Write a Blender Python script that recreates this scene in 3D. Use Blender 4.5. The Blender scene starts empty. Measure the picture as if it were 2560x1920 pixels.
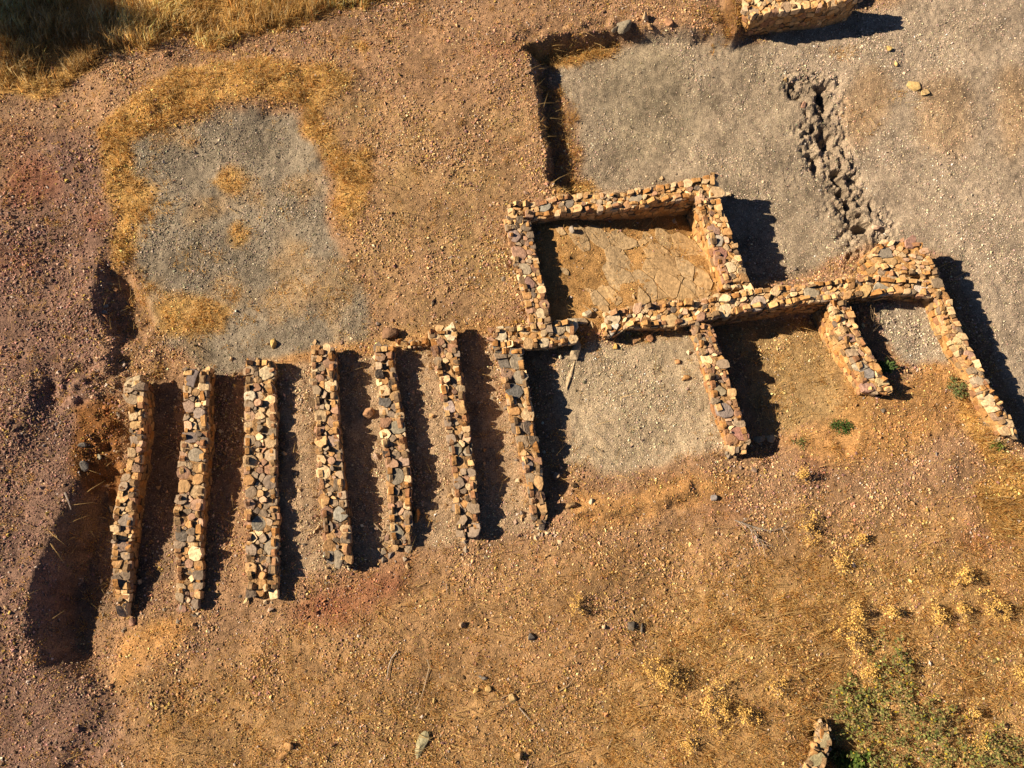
import bpy, bmesh, math
import numpy as np
from mathutils import Vector, Matrix

# ------------------------------------------------------------------ camera
SC = bpy.context.scene
CW, CH, F, H = 2212.0, 1659.0, 1683.0, 15.0      # picture units used for surveying, focal length, flying height
NAD = (1106.0, 1180.0)                            # where the plumb line under the camera falls
dn = np.array([(NAD[0]-CW/2)/F, -(NAD[1]-CH/2)/F, -1.0]); dn /= np.linalg.norm(dn)
Xc = np.array([1.0, 0, 0]); Xc -= Xc.dot(dn)*dn; Xc /= np.linalg.norm(Xc)
Zc = -dn; Yc = np.cross(Zc, Xc)
R = np.array([Xc, Yc, Zc])                       # camera axes -> world axes
cam_d = bpy.data.cameras.new("drone_camera"); cam = bpy.data.objects.new("drone_camera", cam_d)
SC.collection.objects.link(cam)
cam_d.sensor_width = 36.0; cam_d.lens = 36.0*F/CW; cam_d.clip_end = 1500; cam_d.clip_start = .1
M4 = Matrix.Identity(4)
for i in range(3):
    for j in range(3): M4[i][j] = R[i][j]
M4[2][3] = H
cam.matrix_world = M4
SC.camera = cam

# ------------------------------------------------------------------ light
AZ, EL = math.radians(9.0), math.radians(33.0)   # shadows run right and slightly down
sun_dir = Vector((-math.cos(AZ)*math.cos(EL), math.sin(AZ)*math.cos(EL), math.sin(EL)))
sd = bpy.data.lights.new("sun", 'SUN'); sd.energy = 5.0; sd.angle = math.radians(.5); sd.color = (1.0, .81, .57)
so = bpy.data.objects.new("sun", sd); SC.collection.objects.link(so)
so.rotation_euler = sun_dir.to_track_quat('Z', 'Y').to_euler()
W = bpy.data.worlds.new("World"); SC.world = W; W.use_nodes = True
nt = W.node_tree; nt.nodes.clear()
sky = nt.nodes.new('ShaderNodeTexSky'); sky.sky_type = 'NISHITA'; sky.sun_disc = False
sky.air_density = .3; sky.dust_density = .2; sky.ozone_density = 1.0; sky.sun_elevation = EL; sky.sun_rotation = math.atan2(sun_dir.x, sun_dir.y)
bg = nt.nodes.new('ShaderNodeBackground'); bg.inputs[1].default_value = .05
wo = nt.nodes.new('ShaderNodeOutputWorld')
nt.links.new(sky.outputs[0], bg.inputs[0]); nt.links.new(bg.outputs[0], wo.inputs[0])
SC.view_settings.view_transform = 'Standard'; SC.view_settings.look = 'None'
SC.view_settings.gamma = 1; SC.view_settings.exposure = .93
SC.cycles.max_bounces = 4; SC.cycles.diffuse_bounces = 1; SC.cycles.glossy_bounces = 1; SC.cycles.transmission_bounces = 1

rng = np.random.default_rng(7)

def P(px, py, z=0.0):
    """survey picture units -> ground position at height z"""
    px = np.asarray(px, float); py = np.asarray(py, float); z = np.asarray(z, float)
    v = np.stack([(px-CW/2)/F, -(py-CH/2)/F, -np.ones_like(px)], -1) @ R.T
    t = (z-H)/v[..., 2]
    return np.stack([v[..., 0]*t, v[..., 1]*t, np.broadcast_to(z, t.shape)], -1)
def PL(lst, z=0.0):
    a = np.array(lst, float); return P(a[:, 0], a[:, 1], z)[:, :2]

# ------------------------------------------------------------------ noise and polygon helpers
def vn(x, y, s, seed):
    r = np.random.default_rng(seed).random((128, 128))
    x = x/s; y = y/s
    xi = np.floor(x).astype(int); yi = np.floor(y).astype(int); fx = x-xi; fy = y-yi
    fx = fx*fx*(3-2*fx); fy = fy*fy*(3-2*fy)
    a = r[yi % 128, xi % 128]; b = r[yi % 128, (xi+1) % 128]; c = r[(yi+1) % 128, xi % 128]; d = r[(yi+1) % 128, (xi+1) % 128]
    return (a*(1-fx)+b*fx)*(1-fy)+(c*(1-fx)+d*fx)*fy-.5
def fbm(x, y, s, seed, o=3):
    t = 0; a = 1.0
    for k in range(o): t = t+a*vn(x*.8+y*.6, y*.8-x*.6, s/2**k, seed+k); a *= .55
    return t
def sdist(x, y, poly):
    """signed distance (positive inside)"""
    n = len(poly); d = np.full(x.shape, 1e9); ins = np.zeros(x.shape, bool)
    for i in range(n):
        ax, ay = poly[i]; bx, by = poly[(i+1) % n]
        ex, ey = bx-ax, by-ay; L = ex*ex+ey*ey+1e-12
        t = np.clip(((x-ax)*ex+(y-ay)*ey)/L, 0, 1)
        d = np.minimum(d, (x-ax-ex*t)**2+(y-ay-ey*t)**2)
        c = (ay > y) != (by > y)
        ins ^= c & (x < ex*(y-ay)/(ey if abs(ey) > 1e-9 else 1e-9)+ax)
    d = np.sqrt(d); return np.where(ins, d, -d)
def ldist(x, y, line):
    d = np.full(x.shape, 1e9)
    for i in range(len(line)-1):
        ax, ay = line[i]; bx, by = line[i+1]; ex, ey = bx-ax, by-ay; L = ex*ex+ey*ey+1e-12
        t = np.clip(((x-ax)*ex+(y-ay)*ey)/L, 0, 1)
        d = np.minimum(d, (x-ax-ex*t)**2+(y-ay-ey*t)**2)
    return np.sqrt(d)
def sm(t): t = np.clip(t, 0, 1); return t*t*(3-2*t)
def ell(cx, cy, rx, ry, rot=0, n=14):
    a = np.linspace(0, 2*math.pi, n, endpoint=False); c, s = math.cos(math.radians(rot)), math.sin(math.radians(rot))
    return [(cx+rx*math.cos(t)*c-ry*math.sin(t)*s, cy+rx*math.cos(t)*s+ry*math.sin(t)*c) for t in a]
def idw(x, y, ctl, e=.45, p=1.8):
    num = 0; den = 0
    for (px, py, z) in ctl:
        q = P(px, py, z); w = 1/((x-q[0])**2+(y-q[1])**2+e*e)**p
        num = num+w*z; den = den+w
    return num/den

# ------------------------------------------------------------------ terrain heights
def ell0(cx, cy, rx, ry): return [(cx+rx*math.cos(a/10*6.2832)*(1+.2*math.sin(a*2.3)), cy+ry*math.sin(a/10*6.2832)) for a in range(10)]
BASE = [(1620,-10,.2),(1590,30,.12),(1560,-10,.25),(950,300,.42),(950,600,.42),(1060,600,.42),(1050,450,.42),(1130,200,.42),(850,150,.42),(800,700,.4),(1000,690,.4),(700,350,.45),(740,500,.42),
        (500,400,.36),(600,600,.33),(400,600,.32),(450,750,.34),(640,300,.38),(350,350,.42),(500,200,.5),(300,200,.5),(100,120,.35),(500,50,.4),(1000,20,.5),(1500,20,.4),(2000,-60,.4),
        (355,870,.20),(350,960,.20),(350,1050,.21),(345,1150,.22),(335,1240,.27),(490,870,.30),(485,960,.31),(480,1050,.33),(478,1150,.37),(470,1240,.42),(630,850,.48),(632,940,.5),(640,1040,.51),(645,1140,.54),
        (770,850,.36),(765,950,.37),(775,1050,.38),(780,1150,.42),(900,850,.40),(910,950,.41),(920,1050,.42),(930,1130,.45),(1030,830,.36),(1045,920,.37),(1070,1010,.38),(1085,1090,.42),
        (1180,800,.35),(1200,880,.36),(1215,980,.38),(1350,800,.35),(1450,900,.34),(1300,950,.38),(1400,1060,.5),(1500,1030,.48),(1250,1100,.48),
        (1650,1040,.42),(1800,1050,.38),(2000,950,.3),(2100,870,.2),(2100,1200,.35),(2190,1000,.2),(1200,1300,.5),(800,1350,.48),(500,1420,.46),(300,1480,.48),
        (400,1330,.4),(600,1320,.45),(2000,1500,.3),(1600,1400,.4),(1100,1550,.45),(300,1620,.55),(1900,1640,.05),(2150,1640,.2),(1600,1640,.45),(700,1600,.5),
        (270,780,.42),(250,880,.54),(225,900,.54),(240,960,.48),(210,950,.52),(225,1010,.38),(180,1150,.05),(150,1300,.05),(165,1380,.1),(225,1250,.08),(225,1380,.15),(232,1120,.1),(290,1400,.38)]
REG = []   # (outline, outline height, controls, softness)
HILL = [(-500,230),(0,260),(150,300),(235,380),(228,430),(215,520),(228,600),(222,650),(226,700),(236,745),(225,800),(215,880),(198,960),(168,1030),(150,1100),(125,1180),(95,1280),(78,1360),(95,1425),(150,1450),(232,1480),(180,1600),(60,1800),(-500,1900)]
REG.append((HILL, .80, [(100,300,.42),(180,400,.42),(190,500,.44),(190,580,.5),(190,660,.6),(180,780,.52),(150,900,.54),(150,1000,.62),(110,1120,.74),(60,1250,.78),(50,1400,.74),(120,1480,.62),(180,1540,.55),(0,600,.65),(0,900,.8),(-100,1200,.95),(80,1659,.6),(-200,700,.9),(225,1490,.5),(180,1620,.56)], .28))
FIELD = [(1140,104),(1160,132),(1172,200),(1182,300),(1198,385),(1250,430),(1520,400),(1590,610),(1985,570),(2045,640),(2200,920),(2500,1300),(2900,900),(2900,-500),(1900,-300),(1860,-20),(1640,40),(1580,75),(1440,60),(1320,64),(1200,90)]
REG.append((FIELD, .4, [(1250,200,.0),(1250,350,-.02),(1400,120,.02),(1500,250,0),(1600,300,0),(1650,500,0),(1720,560,0),(1900,300,-.02),(2100,300,-.05),(2100,100,0),(2150,500,0),(2150,650,0),(2210,850,-.05),(1800,120,0),(1500,90,.05)], .13))
ROOM = [(1118,450),(1520,400),(1590,610),(1560,660),(1400,680),(1290,700),(1200,712),(1160,705)]
REG.append((ROOM, .6, [(1220,520,.44),(1230,600,.46),(1230,690,.42),(1500,450,-.06),(1500,480,.05),(1400,462,.06),(1400,485,.18),(1300,470,.2),(1300,495,.32),(1200,490,.36),(1520,600,.33),(1350,640,.42),(1400,560,.38),(1300,580,.43)], .1))
RAB = [(1520,690),(1600,660),(1812,650),(1850,740),(1900,850),(1830,960),(1700,1000),(1600,985),(1560,860)]
REG.append((RAB, .3, [(1560,720,0),(1650,700,-.12),(1750,690,-.15),(1600,760,.09),(1700,750,.05),(1640,850,.1),(1780,760,.1),(1750,870,.15),(1680,920,.08),(1740,960,.28),(1850,880,.25)], .2))
RBC = [(1822,655),(1900,620),(2030,620),(2080,740),(2150,860),(2000,900),(1930,870)]
REG.append((RBC, .4, [(1930,700,.3),(2000,700,.28),(1950,780,.36),(2030,800,.32),(2100,860,.25)], .2))
# a few hollows and low banks: (outline, outline height, dz, softness)
BUMP = [(ell0(1785,300,17,13), 0, -.26, .07), (ell0(1763,348,9,20), 0, -.24, .06), (ell0(1772,212,9,22), 0, -.18, .06), (ell0(1806,368,12,9), 0, -.2, .05), (ell0(1838,440,8,14), 0, -.17, .05), (ell0(1868,497,22,9), 0, -.22, .06),
        ([(1235,1110),(1300,1075),(1400,1075),(1490,1045),(1500,1070),(1420,1100),(1300,1110)], .5, .10, .12),
        ([(228,575),(262,590),(300,640),(330,690),(310,740),(250,720),(226,680)], .4, -.22, .14),
        ([(1568,12),(1604,20),(1597,60),(1577,80),(1566,50)], .1, .2, .14),
        ([(360,150),(620,130),(660,190),(640,225),(420,250),(330,260),(300,230)], .5, .1, .25),
        ([(1745,1570),(1772,1560),(1790,1580),(1812,1610),(1860,1659),(1870,1720),(1800,1720),(1782,1660),(1778,1620)], .2, -.38, .1)]
TRENCH = PL([(1755,190),(1772,230),(1788,290),(1796,350),(1822,410),(1852,465),(1875,500)], 0)
WILD = [(PL([(1110,97),(1140,88),(1200,80),(1260,68),(1320,56)], .3), .14, .12)]
GRAN = PL([(590,800),(1060,740),(1230,760),(1240,1050),(1100,1200),(640,1260),(590,1200)], .35)

x0, y1 = P(0, 0)[0], 0
cs = PL([(0, 0), (CW, 0), (0, CH), (CW, CH)], 0)
BX0, BX1 = cs[:, 0].min()-1.3, cs[:, 0].max()+.6
BY0, BY1 = cs[:, 1].min()-.8, cs[:, 1].max()+.6
QUAD = PL([(0, 0), (CW, 0), (CW, CH), (0, CH)], 0)

def height(x, y):
    wx = x+.13*fbm(x, y, .6, 11, 4); wy = y+.13*fbm(x, y, .6, 21, 4)
    z = idw(wx, wy, BASE)
    for poly, pz, ctl, soft in REG:
        pl = PL(poly, pz)
        s = sdist(wx, wy, pl); m = s > -soft
        if not m.any(): continue
        zz = idw(x[m], y[m], ctl); t = sm((s[m]+soft)/(2*soft))
        if poly is HILL: t = sm((s[m]+soft*1.0)/(2*soft))
        z[m] = z[m]*(1-t)+zz*t
    for poly, pz, dz, soft in BUMP:
        s = sdist(wx, wy, PL(poly, pz)); z = z+dz*sm((s+soft)/(2*soft))
    d = ldist(wx, wy, TRENCH)
    tr = sm((.66+.5*fbm(x, y, .6, 99, 3)-d)/.45)*(.85+1.1*np.clip(.2+vn(x, y, .9, 100), 0, .6))
    lump = .6*vn(x, y, .24, 91)+.9*vn(x+3, y, .11, 92)+.6*vn(x+5, y, .06, 93)
    z = z+tr*(.11*lump-.03+.05*vn(x, y, .05, 98)-.8*np.clip(vn(x, y, .3, 95)+.6*vn(x, y, .12, 97)-.24, 0, .22))
    for ln, amp, wd in WILD:
        d = ldist(x, y, ln); t = sm((wd*2-d)/wd/1.5)
        z = z+amp*t*vn(x, y, .18, 96)
    # loose dirt west of the first wall
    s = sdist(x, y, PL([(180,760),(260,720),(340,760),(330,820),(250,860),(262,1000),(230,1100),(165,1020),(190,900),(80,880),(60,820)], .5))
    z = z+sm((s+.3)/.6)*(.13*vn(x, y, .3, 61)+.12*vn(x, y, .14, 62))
    z = z+.10*vn(x, y, 1.3, 1)+.03*vn(x, y, .45, 2)+.020*vn(x, y, .16, 3)+.014*vn(x, y, .08, 4)
    return z

STEP = .034
def axis(a, b):
    core = np.arange(a, b, STEP); out = []; d = .1; v = 0
    while v < 160: v += d; out.append(v); d *= 1.35
    out = np.array(out)
    return np.concatenate([a-out[::-1], core, core[-1]+out])
gx, gy = axis(BX0, BX1), axis(BY0, BY1)
GX, GY = np.meshgrid(gx, gy)
GZ = height(GX.ravel(), GY.ravel()).reshape(GX.shape)
NE = int((gx < BX0).sum()); cx0, cy0 = gx[NE], gy[NE]
def hz(x, y):
    x = np.asarray(x, float); y = np.asarray(y, float)
    fx = np.clip((x-cx0)/STEP, 0, len(gx)-2*NE-2); fy = np.clip((y-cy0)/STEP, 0, len(gy)-2*NE-2)
    i = fx.astype(int); j = fy.astype(int); fx = fx-i; fy = fy-j; i = i+NE; j = j+NE
    return (GZ[j, i]*(1-fx)+GZ[j, i+1]*fx)*(1-fy)+(GZ[j+1, i]*(1-fx)+GZ[j+1, i+1]*fx)*fy
def G(px, py):
    """point of the terrain seen at a survey position"""
    z = .3
    for _ in range(5):
        q = P(px, py, z); z = .5*z+.5*float(hz(q[0], q[1]))
    q = P(px, py, z); return np.array([q[0], q[1], float(hz(q[0], q[1]))])

# ------------------------------------------------------------------ colour of the ground by kind of soil, plus painted trench shade (fields on a coarse raster)
FS = .06
FXn = int((BX1-BX0+6)/FS); FYn = int((BY1-BY0+6)/FS)
RX, RY = np.meshgrid(BX0-3+np.arange(FXn)*FS, BY0-3+np.arange(FYn)*FS)
COL = np.zeros(RX.shape+(3,)); COL[:] = (.42, .258, .15)
GRS = np.zeros(RX.shape); GHT = np.full(RX.shape, .07); GCO = np.ones(RX.shape); BARE = np.zeros(RX.shape)   # grass cover, grass height, gravel coarseness, bare soil
wx = RX+.28*fbm(RX, RY, .8, 31, 4); wy = RY+.28*fbm(RX, RY, .8, 41, 4)
GREY = (.32, .27, .205); PALE = (.48, .385, .27); OCH = (.56, .31, .12); RED = (.30, .11, .06); MAU = (.30, .185, .14); TAN = (.47, .29, .135); BRN = (.22, .115, .05)
def patch(poly, z, col, soft=.3, k=1.0, grass=None, gh=None, coarse=None, bare=None):
    t = sm((sdist(wx, wy, PL(poly, z))+soft)/(2*soft))*k
    if col is not None:
        for c in range(3): COL[..., c] = COL[..., c]*(1-t)+col[c]*t
    if grass is not None: GRS[:] = GRS*(1-t)+grass*t
    if gh is not None: GHT[:] = GHT*(1-t)+gh*t
    if coarse is not None: GCO[:] = GCO*(1-t)+coarse*t
    if bare is not None: BARE[:] = BARE*(1-t)+bare*t
patch([(-600,100),(250,300),(235,430),(225,700),(230,900),(150,1100),(70,1400),(220,1500),(420,1800),(-600,2000)], .8, MAU, .4, coarse=1.2, grass=.04)
patch([(230,130),(700,60),(1100,0),(1200,-300),(0,-300),(-600,0),(-600,300),(0,400)], .5, (.36,.225,.14), .4, coarse=1.1)
patch([(300,1500),(700,1290),(1200,1190),(1560,1120),(2700,1020),(2700,2200),(600,2200)], .45, (.44,.268,.135), .5, grass=.35, gh=.07, coarse=1.0)
patch([(300,1480),(1100,1480),(1300,1520),(1300,2000),(200,2000)], .45, (.42,.26,.125), .6, grass=.6, gh=.07)
patch([(1500,1260),(1750,1200),(2300,1180),(2700,1300),(2700,2200),(1200,2200),(1300,1480)], .35, (.48,.30,.135), .5, grass=.85, gh=.09)
patch([(300,300),(420,265),(640,240),(680,300),(700,420),(740,520),(785,640),(805,735),(600,785),(430,805),(360,740),(310,640),(290,480),(285,380)], .36, GREY, .10, grass=.02, coarse=.75)
patch([(1190,130),(1330,90),(1560,90),(1620,90),(1900,30),(2500,-250),(2900,1100),(2250,1000),(2190,850),(2050,560),(1880,520),(1700,600),(1560,580),(1540,400),(1290,415),(1255,360),(1235,250),(1200,180)], 0, (.41,.335,.25), .15, grass=.0, coarse=.7)
patch([(1650,120),(2400,-200),(2700,900),(2200,850),(2060,560),(1900,500),(1800,300)], 0, (.45,.365,.28), .4, grass=.0, coarse=.75)
patch(ell(1400,230,110,130), 0, (.34,.285,.205), .3, .7)
patch(ell(2050,240,60,90), 0, TAN, .3, .45); patch(ell(1880,230,50,80,20), 0, TAN, .25, .5, grass=.08); patch(ell(2185,240,40,100), 0, TAN, .25, .5)
patch([(1560,5),(1612,10),(1605,75),(1575,95),(1555,50)], .15, BRN, .1, grass=.5, gh=.1)
patch([(1740,170),(1790,200),(1830,330),(1890,500),(1850,500),(1770,400),(1745,260)], 0, (.30,.24,.18), .2, .8)  # same grey soil; shade among the trench lumps painted in as darker ground
patch([(1200,110),(1330,84),(1330,110),(1240,135),(1190,140)], .0, TAN, .12, grass=.9, gh=.16)
patch([(1195,730),(1300,740),(1500,720),(1570,960),(1420,1010),(1230,1010)], .33, PALE, .15, grass=.03, coarse=.7)
patch([(620,790),(1060,740),(1160,1130),(1000,1170),(640,1230),(600,1100)], .35, (.48,.345,.225), .12, grass=.08, coarse=.8)
patch([(1885,660),(2030,645),(2085,770),(1990,800),(1930,790)], .3, (.42,.35,.27), .1, grass=0, coarse=.8)
patch([(1570,700),(1800,680),(1880,850),(1850,920),(1660,950)], .05, (.42,.285,.14), .15, grass=.3, gh=.06, coarse=.8)
patch([(1840,800),(1940,850),(2000,790),(2080,800),(2140,880),(2000,940),(1960,990),(1800,1000),(1700,960),(1800,900)], .3, OCH, .2, .8, grass=.25, bare=.8)
patch([(1230,1100),(1300,1060),(1480,1035),(1570,1010),(1600,1050),(1440,1110),(1240,1140)], .48, OCH, .15, .85, grass=.08, bare=.7)
patch([(560,780),(820,720),(1060,690),(1150,700),(1060,740),(930,745),(800,760),(600,800)], .4, OCH, .1, .7, bare=.5)
patch([(240,1380),(300,1340),(420,1300),(380,1400),(250,1490)], .42, OCH, .15, .8, bare=.6)
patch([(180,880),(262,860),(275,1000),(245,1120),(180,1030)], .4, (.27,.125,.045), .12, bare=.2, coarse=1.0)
patch([(1140,460),(1520,410),(1580,620),(1290,700),(1170,700)], .4, (.50,.29,.115), .1, grass=0, bare=1)
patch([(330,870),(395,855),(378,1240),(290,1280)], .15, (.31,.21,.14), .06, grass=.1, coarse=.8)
patch([(175,1120),(245,1050),(240,1350),(130,1390)], .08, (.27,.18,.12), .1, grass=.25, gh=.1, coarse=.8)
patch([(240,1140),(300,1120),(640,1200),(640,1300),(300,1350)], .35, None, .2, coarse=.9)
for e in [(60,395,60,55,0,.8),(200,470,28,26,0,.7),(430,190,50,30,0,.6),(760,1290,110,50,-10,.8),(860,1250,50,40,0,.5),(690,1320,50,50,0,.5),(2150,1165,70,45,0,.6),(40,560,50,40,0,.4),(1765,1010,40,26,0,.5),(1560,1090,60,30,0,.3),(1090,100,60,14,0,.5),(1260,75,55,14,-10,.9),(30,300,60,40,0,.3),(2180,1280,40,60,0,.35),(700,870,40,60,0,.0)]:
    patch(ell(e[0], e[1], e[2], e[3], e[4]), .5, RED, .25, e[5]*.75, grass=.35 if e[5] > .5 else None, gh=.05)
# grass beds
GOLD = (.62,.375,.125)
patch([(-300,225),(0,212),(130,188),(240,130),(330,108),(400,72),(450,95),(560,62),(650,62),(740,28),(900,-5),(1000,-60),(1000,-400),(-400,-400)], .4, GOLD, .14, grass=1.0, gh=.34, bare=.6)
for poly, gr, gh_ in [([(330,200),(400,150),(560,125),(640,150),(700,150),(760,170),(690,230),(660,220),(600,220),(540,235),(440,245),(330,290),(270,340),(240,300),(280,240)], .9, .13),
        ([(240,290),(300,300),(285,380),(340,400),(300,470),(290,560),(262,600),(250,520),(262,440),(225,350)], .95, .16),
        ([(300,380),(370,380),(380,440),(320,500),(270,560),(262,440)], .55, .10),
        ([(655,180),(710,250),(740,330),(810,320),(800,420),(770,500),(735,450),(700,340),(662,250)], 1.0, .14),
        ([(330,660),(400,640),(510,650),(480,700),(400,730),(350,720)], .9, .10), ([(540,590),(570,640),(560,720),(450,640)], .4, .08),
        (ell(495,395,32,24), .8, .08), (ell(508,505,18,18), .8, .09), (ell(420,560,50,30), .4, .06), (ell(300,620,30,40), .5, .1),
        (ell(720,100,30,20), .5, .08), (ell(880,60,120,14,-8), .35, .06),
        (ell(780,105,16,16), .7, .12), (ell(350,800,40,25), .6, .08),
        ([(1560,90),(1480,30),(1650,-20),(1620,20)], .5, .10), (ell(1840,85,45,14,-10), .6, .08),(ell(1975,190,40,22,10), .3, .05),
        ([(2060,830),(2110,880),(2170,960),(2230,1020),(2230,1080),(2140,1000),(2090,920)], .9, .2), ([(2120,1040),(2230,1030),(2300,1160),(2150,1160)], .8, .2),
        ([(1700,960),(1800,930),(1900,960),(1850,1010),(1740,1010)], .4, .08), (ell(1250,1040,60,40), .25, .06),
        ([(1200,728),(1260,722),(1262,745),(1205,752)], 1.0, .17), ([(1165,160),(1225,180),(1250,380),(1200,400),(1180,300)], .55, .16), ([(1200,385),(1280,370),(1300,400),(1200,415)], .9, .12), ([(1130,100),(1320,60),(1320,85),(1190,120)], .7, .14), ([(1350,700),(1470,700),(1470,722),(1350,735)], .7, .11),
        ([(900,1190),(1010,1170),(1180,1150),(1150,1200),(900,1210)], .3, .06), ([(590,830),(612,830),(612,900),(590,900)], .4, .08),
        (ell(300,1380,60,25,-30), .5, .1), (ell(265,700,40,60,20), .2, .12)]:
    t = GOLD if gr > .6 else None
    patch(poly, .38, t, .14, .9, grass=gr, gh=gh_)
PATCHN = fbm(RX, RY, .9, 131, 3)
tf = sm((sdist(wx, wy, PL([(285,270),(680,240),(800,720),(420,800),(240,560)], .36))+.2)/.4)
GRS[:] = np.clip(GRS+tf*.5*np.clip(PATCHN-.12, 0, .5), 0, 1)
for c_ in range(3): COL[..., c_] += tf*np.clip(PATCHN-.08, 0, .35)*1.5*((.48, .31, .15)[c_]-COL[..., c_])
tb = sm((sdist(wx, wy, PL([(700,200),(1150,250),(1100,700),(820,760),(760,400)], .4))+.5)/1.)
for c_ in range(3): COL[..., c_] += tb*(.55+PATCHN*.8)*((.47, .31, .15)[c_]-COL[..., c_])
GRS[:] = np.clip(GRS+.10*(GRS < .2)*(GCO > .9), 0, 1)
# strips of soil along wall feet get grass and ochre wash later in WALLS

def fld(a, x, y):
    fx = np.clip((x-BX0+3)/FS, 0, FXn-2); fy = np.clip((y-BY0+3)/FS, 0, FYn-2)
    i = fx.astype(int); j = fy.astype(int); fx = fx-i; fy = fy-j
    if a.ndim == 3: fx = fx[:, None]; fy = fy[:, None]
    return (a[j, i]*(1-fx)+a[j, i+1]*fx)*(1-fy)+(a[j+1, i]*(1-fx)+a[j+1, i+1]*fx)*fy

# ------------------------------------------------------------------ mesh and material helpers
def link(o, parent=None):
    SC.collection.objects.link(o)
    if parent is not None: o.parent = parent; o.matrix_parent_inverse = parent.matrix_world.inverted()
    return o
def tag(o, label=None, cat=None, group=None, kind=None):
    if label: o["label"] = label
    if cat: o["category"] = cat
    if group: o["group"] = group
    if kind: o["kind"] = kind
    return o
def fastmesh(name, verts, nface, per, idx, mat, cols=None, parent=None, origin=(0,0,0), smooth=False):
    """verts Nx3, faces all with `per` corners"""
    me = bpy.data.meshes.new(name)
    verts = np.asarray(verts, np.float32)-np.asarray(origin, np.float32)
    me.vertices.add(len(verts)); me.vertices.foreach_set("co", verts.ravel())
    me.loops.add(nface*per); me.loops.foreach_set("vertex_index", np.asarray(idx, np.int32).ravel())
    me.polygons.add(nface); me.polygons.foreach_set("loop_start", np.arange(0, nface*per, per, dtype=np.int32))
    me.polygons.foreach_set("use_smooth", np.full(nface, smooth))
    me.update(calc_edges=True)
    if cols is not None:
        ca = me.color_attributes.new("tint", 'FLOAT_COLOR', 'POINT')
        c4 = np.ones((len(verts), 4), np.float32); c4[:, :3] = cols; ca.data.foreach_set("color", c4.ravel())
    me.materials.append(mat)
    o = bpy.data.objects.new(name, me); o.location = origin
    SC.collection.objects.link(o)
    if parent is not None: o.parent = parent; o.location = Vector(origin)-parent.location
    return o
class MB:
    def __init__(s): s.v = []; s.f = []; s.c = []
    def add(s, v, f, c):
        b = len(s.v); s.v += [tuple(p) for p in v]; s.f += [tuple(i+b for i in q) for q in f]
        s.c += [tuple(c)]*len(v) if np.ndim(c) == 1 else [tuple(q) for q in c]
    def build(s, name, mat, parent=None, origin=(0,0,0), smooth=False):
        me = bpy.data.meshes.new(name); o3 = origin
        me.from_pydata([(p[0]-o3[0], p[1]-o3[1], p[2]-o3[2]) for p in s.v], [], s.f); me.update()
        ca = me.color_attributes.new("tint", 'FLOAT_COLOR', 'POINT')
        c4 = np.ones((len(s.v), 4), np.float32); c4[:, :3] = np.array(s.c); ca.data.foreach_set("color", c4.ravel())
        if smooth: me.polygons.foreach_set("use_smooth", np.ones(len(me.polygons), bool))
        me.materials.append(mat)
        o = bpy.data.objects.new(name, me); SC.collection.objects.link(o); o.location = origin
        if parent is not None: o.parent = parent; o.location = Vector(origin)-parent.location
        return o
def empty(name, loc):
    o = bpy.data.objects.new(name, None); o.location = Vector([float(c) for c in loc]); o.empty_display_size = .2
    SC.collection.objects.link(o); return o

def material(name, rough=.95, nsc=30., namp=.5, bump=.3, bsc=60., trans=0., spec=.15, nsc2=None, lo=.6, hi=1.35):
    m = bpy.data.materials.new(name); m.use_nodes = True; t = m.node_tree; N = t.nodes; L = t.links
    b = N['Principled BSDF']; b.inputs['Roughness'].default_value = rough; b.inputs['Specular IOR Level'].default_value = spec
    at = N.new('ShaderNodeAttribute'); at.attribute_name = "tint"
    ge = N.new('ShaderNodeNewGeometry')
    n1 = N.new('ShaderNodeTexNoise'); n1.inputs['Scale'].default_value = nsc; n1.inputs['Detail'].default_value = 4
    L.new(ge.outputs['Position'], n1.inputs['Vector'])
    mr = N.new('ShaderNodeMapRange'); mr.inputs[1].default_value = .3; mr.inputs[2].default_value = .7; mr.inputs[3].default_value = lo; mr.inputs[4].default_value = hi
    L.new(n1.outputs['Fac'], mr.inputs[0])
    mx = N.new('ShaderNodeMix'); mx.data_type = 'RGBA'; mx.blend_type = 'MULTIPLY'; mx.inputs[0].default_value = namp
    L.new(at.outputs['Color'], mx.inputs[6]); L.new(mr.outputs[0], mx.inputs[7]); L.new(mx.outputs[2], b.inputs['Base Color'])
    if bump:
        n2 = N.new('ShaderNodeTexNoise'); n2.inputs['Scale'].default_value = bsc; n2.inputs['Detail'].default_value = 5
        L.new(ge.outputs['Position'], n2.inputs['Vector'])
        bp = N.new('ShaderNodeBump'); bp.inputs['Strength'].default_value = bump; bp.inputs['Distance'].default_value = .02
        L.new(n2.outputs['Fac'], bp.inputs['Height']); L.new(bp.outputs[0], b.inputs['Normal'])
    if trans:
        tr = N.new('ShaderNodeBsdfTranslucent'); ms = N.new('ShaderNodeMixShader'); ms.inputs[0].default_value = trans
        L.new(mx.outputs[2], tr.inputs[0]); L.new(b.outputs[0], ms.inputs[1]); L.new(tr.outputs[0], ms.inputs[2])
        L.new(ms.outputs[0], N['Material Output'].inputs[0])
    return m
M_GROUND = material('soil', nsc=38, namp=.85, bump=.9, bsc=45, lo=.45, hi=1.45)
M_GRAVEL = material('gravel_stone', nsc=25, namp=.4, bump=0)
M_STONE = material('rough_stone', nsc=16, namp=.8, bump=.7, bsc=28, lo=.6, hi=1.4)
M_MORTAR = material('earth_mortar', nsc=20, namp=.8, bump=.9, bsc=35)
M_GRASS = material('dry_grass', nsc=3, namp=.4, bump=0, trans=.6)
M_LEAF = material('leaf', nsc=8, namp=.4, bump=0, trans=.25, spec=.3)
M_WOOD = material('dead_wood', nsc=30, namp=.5, bump=.2)

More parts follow.
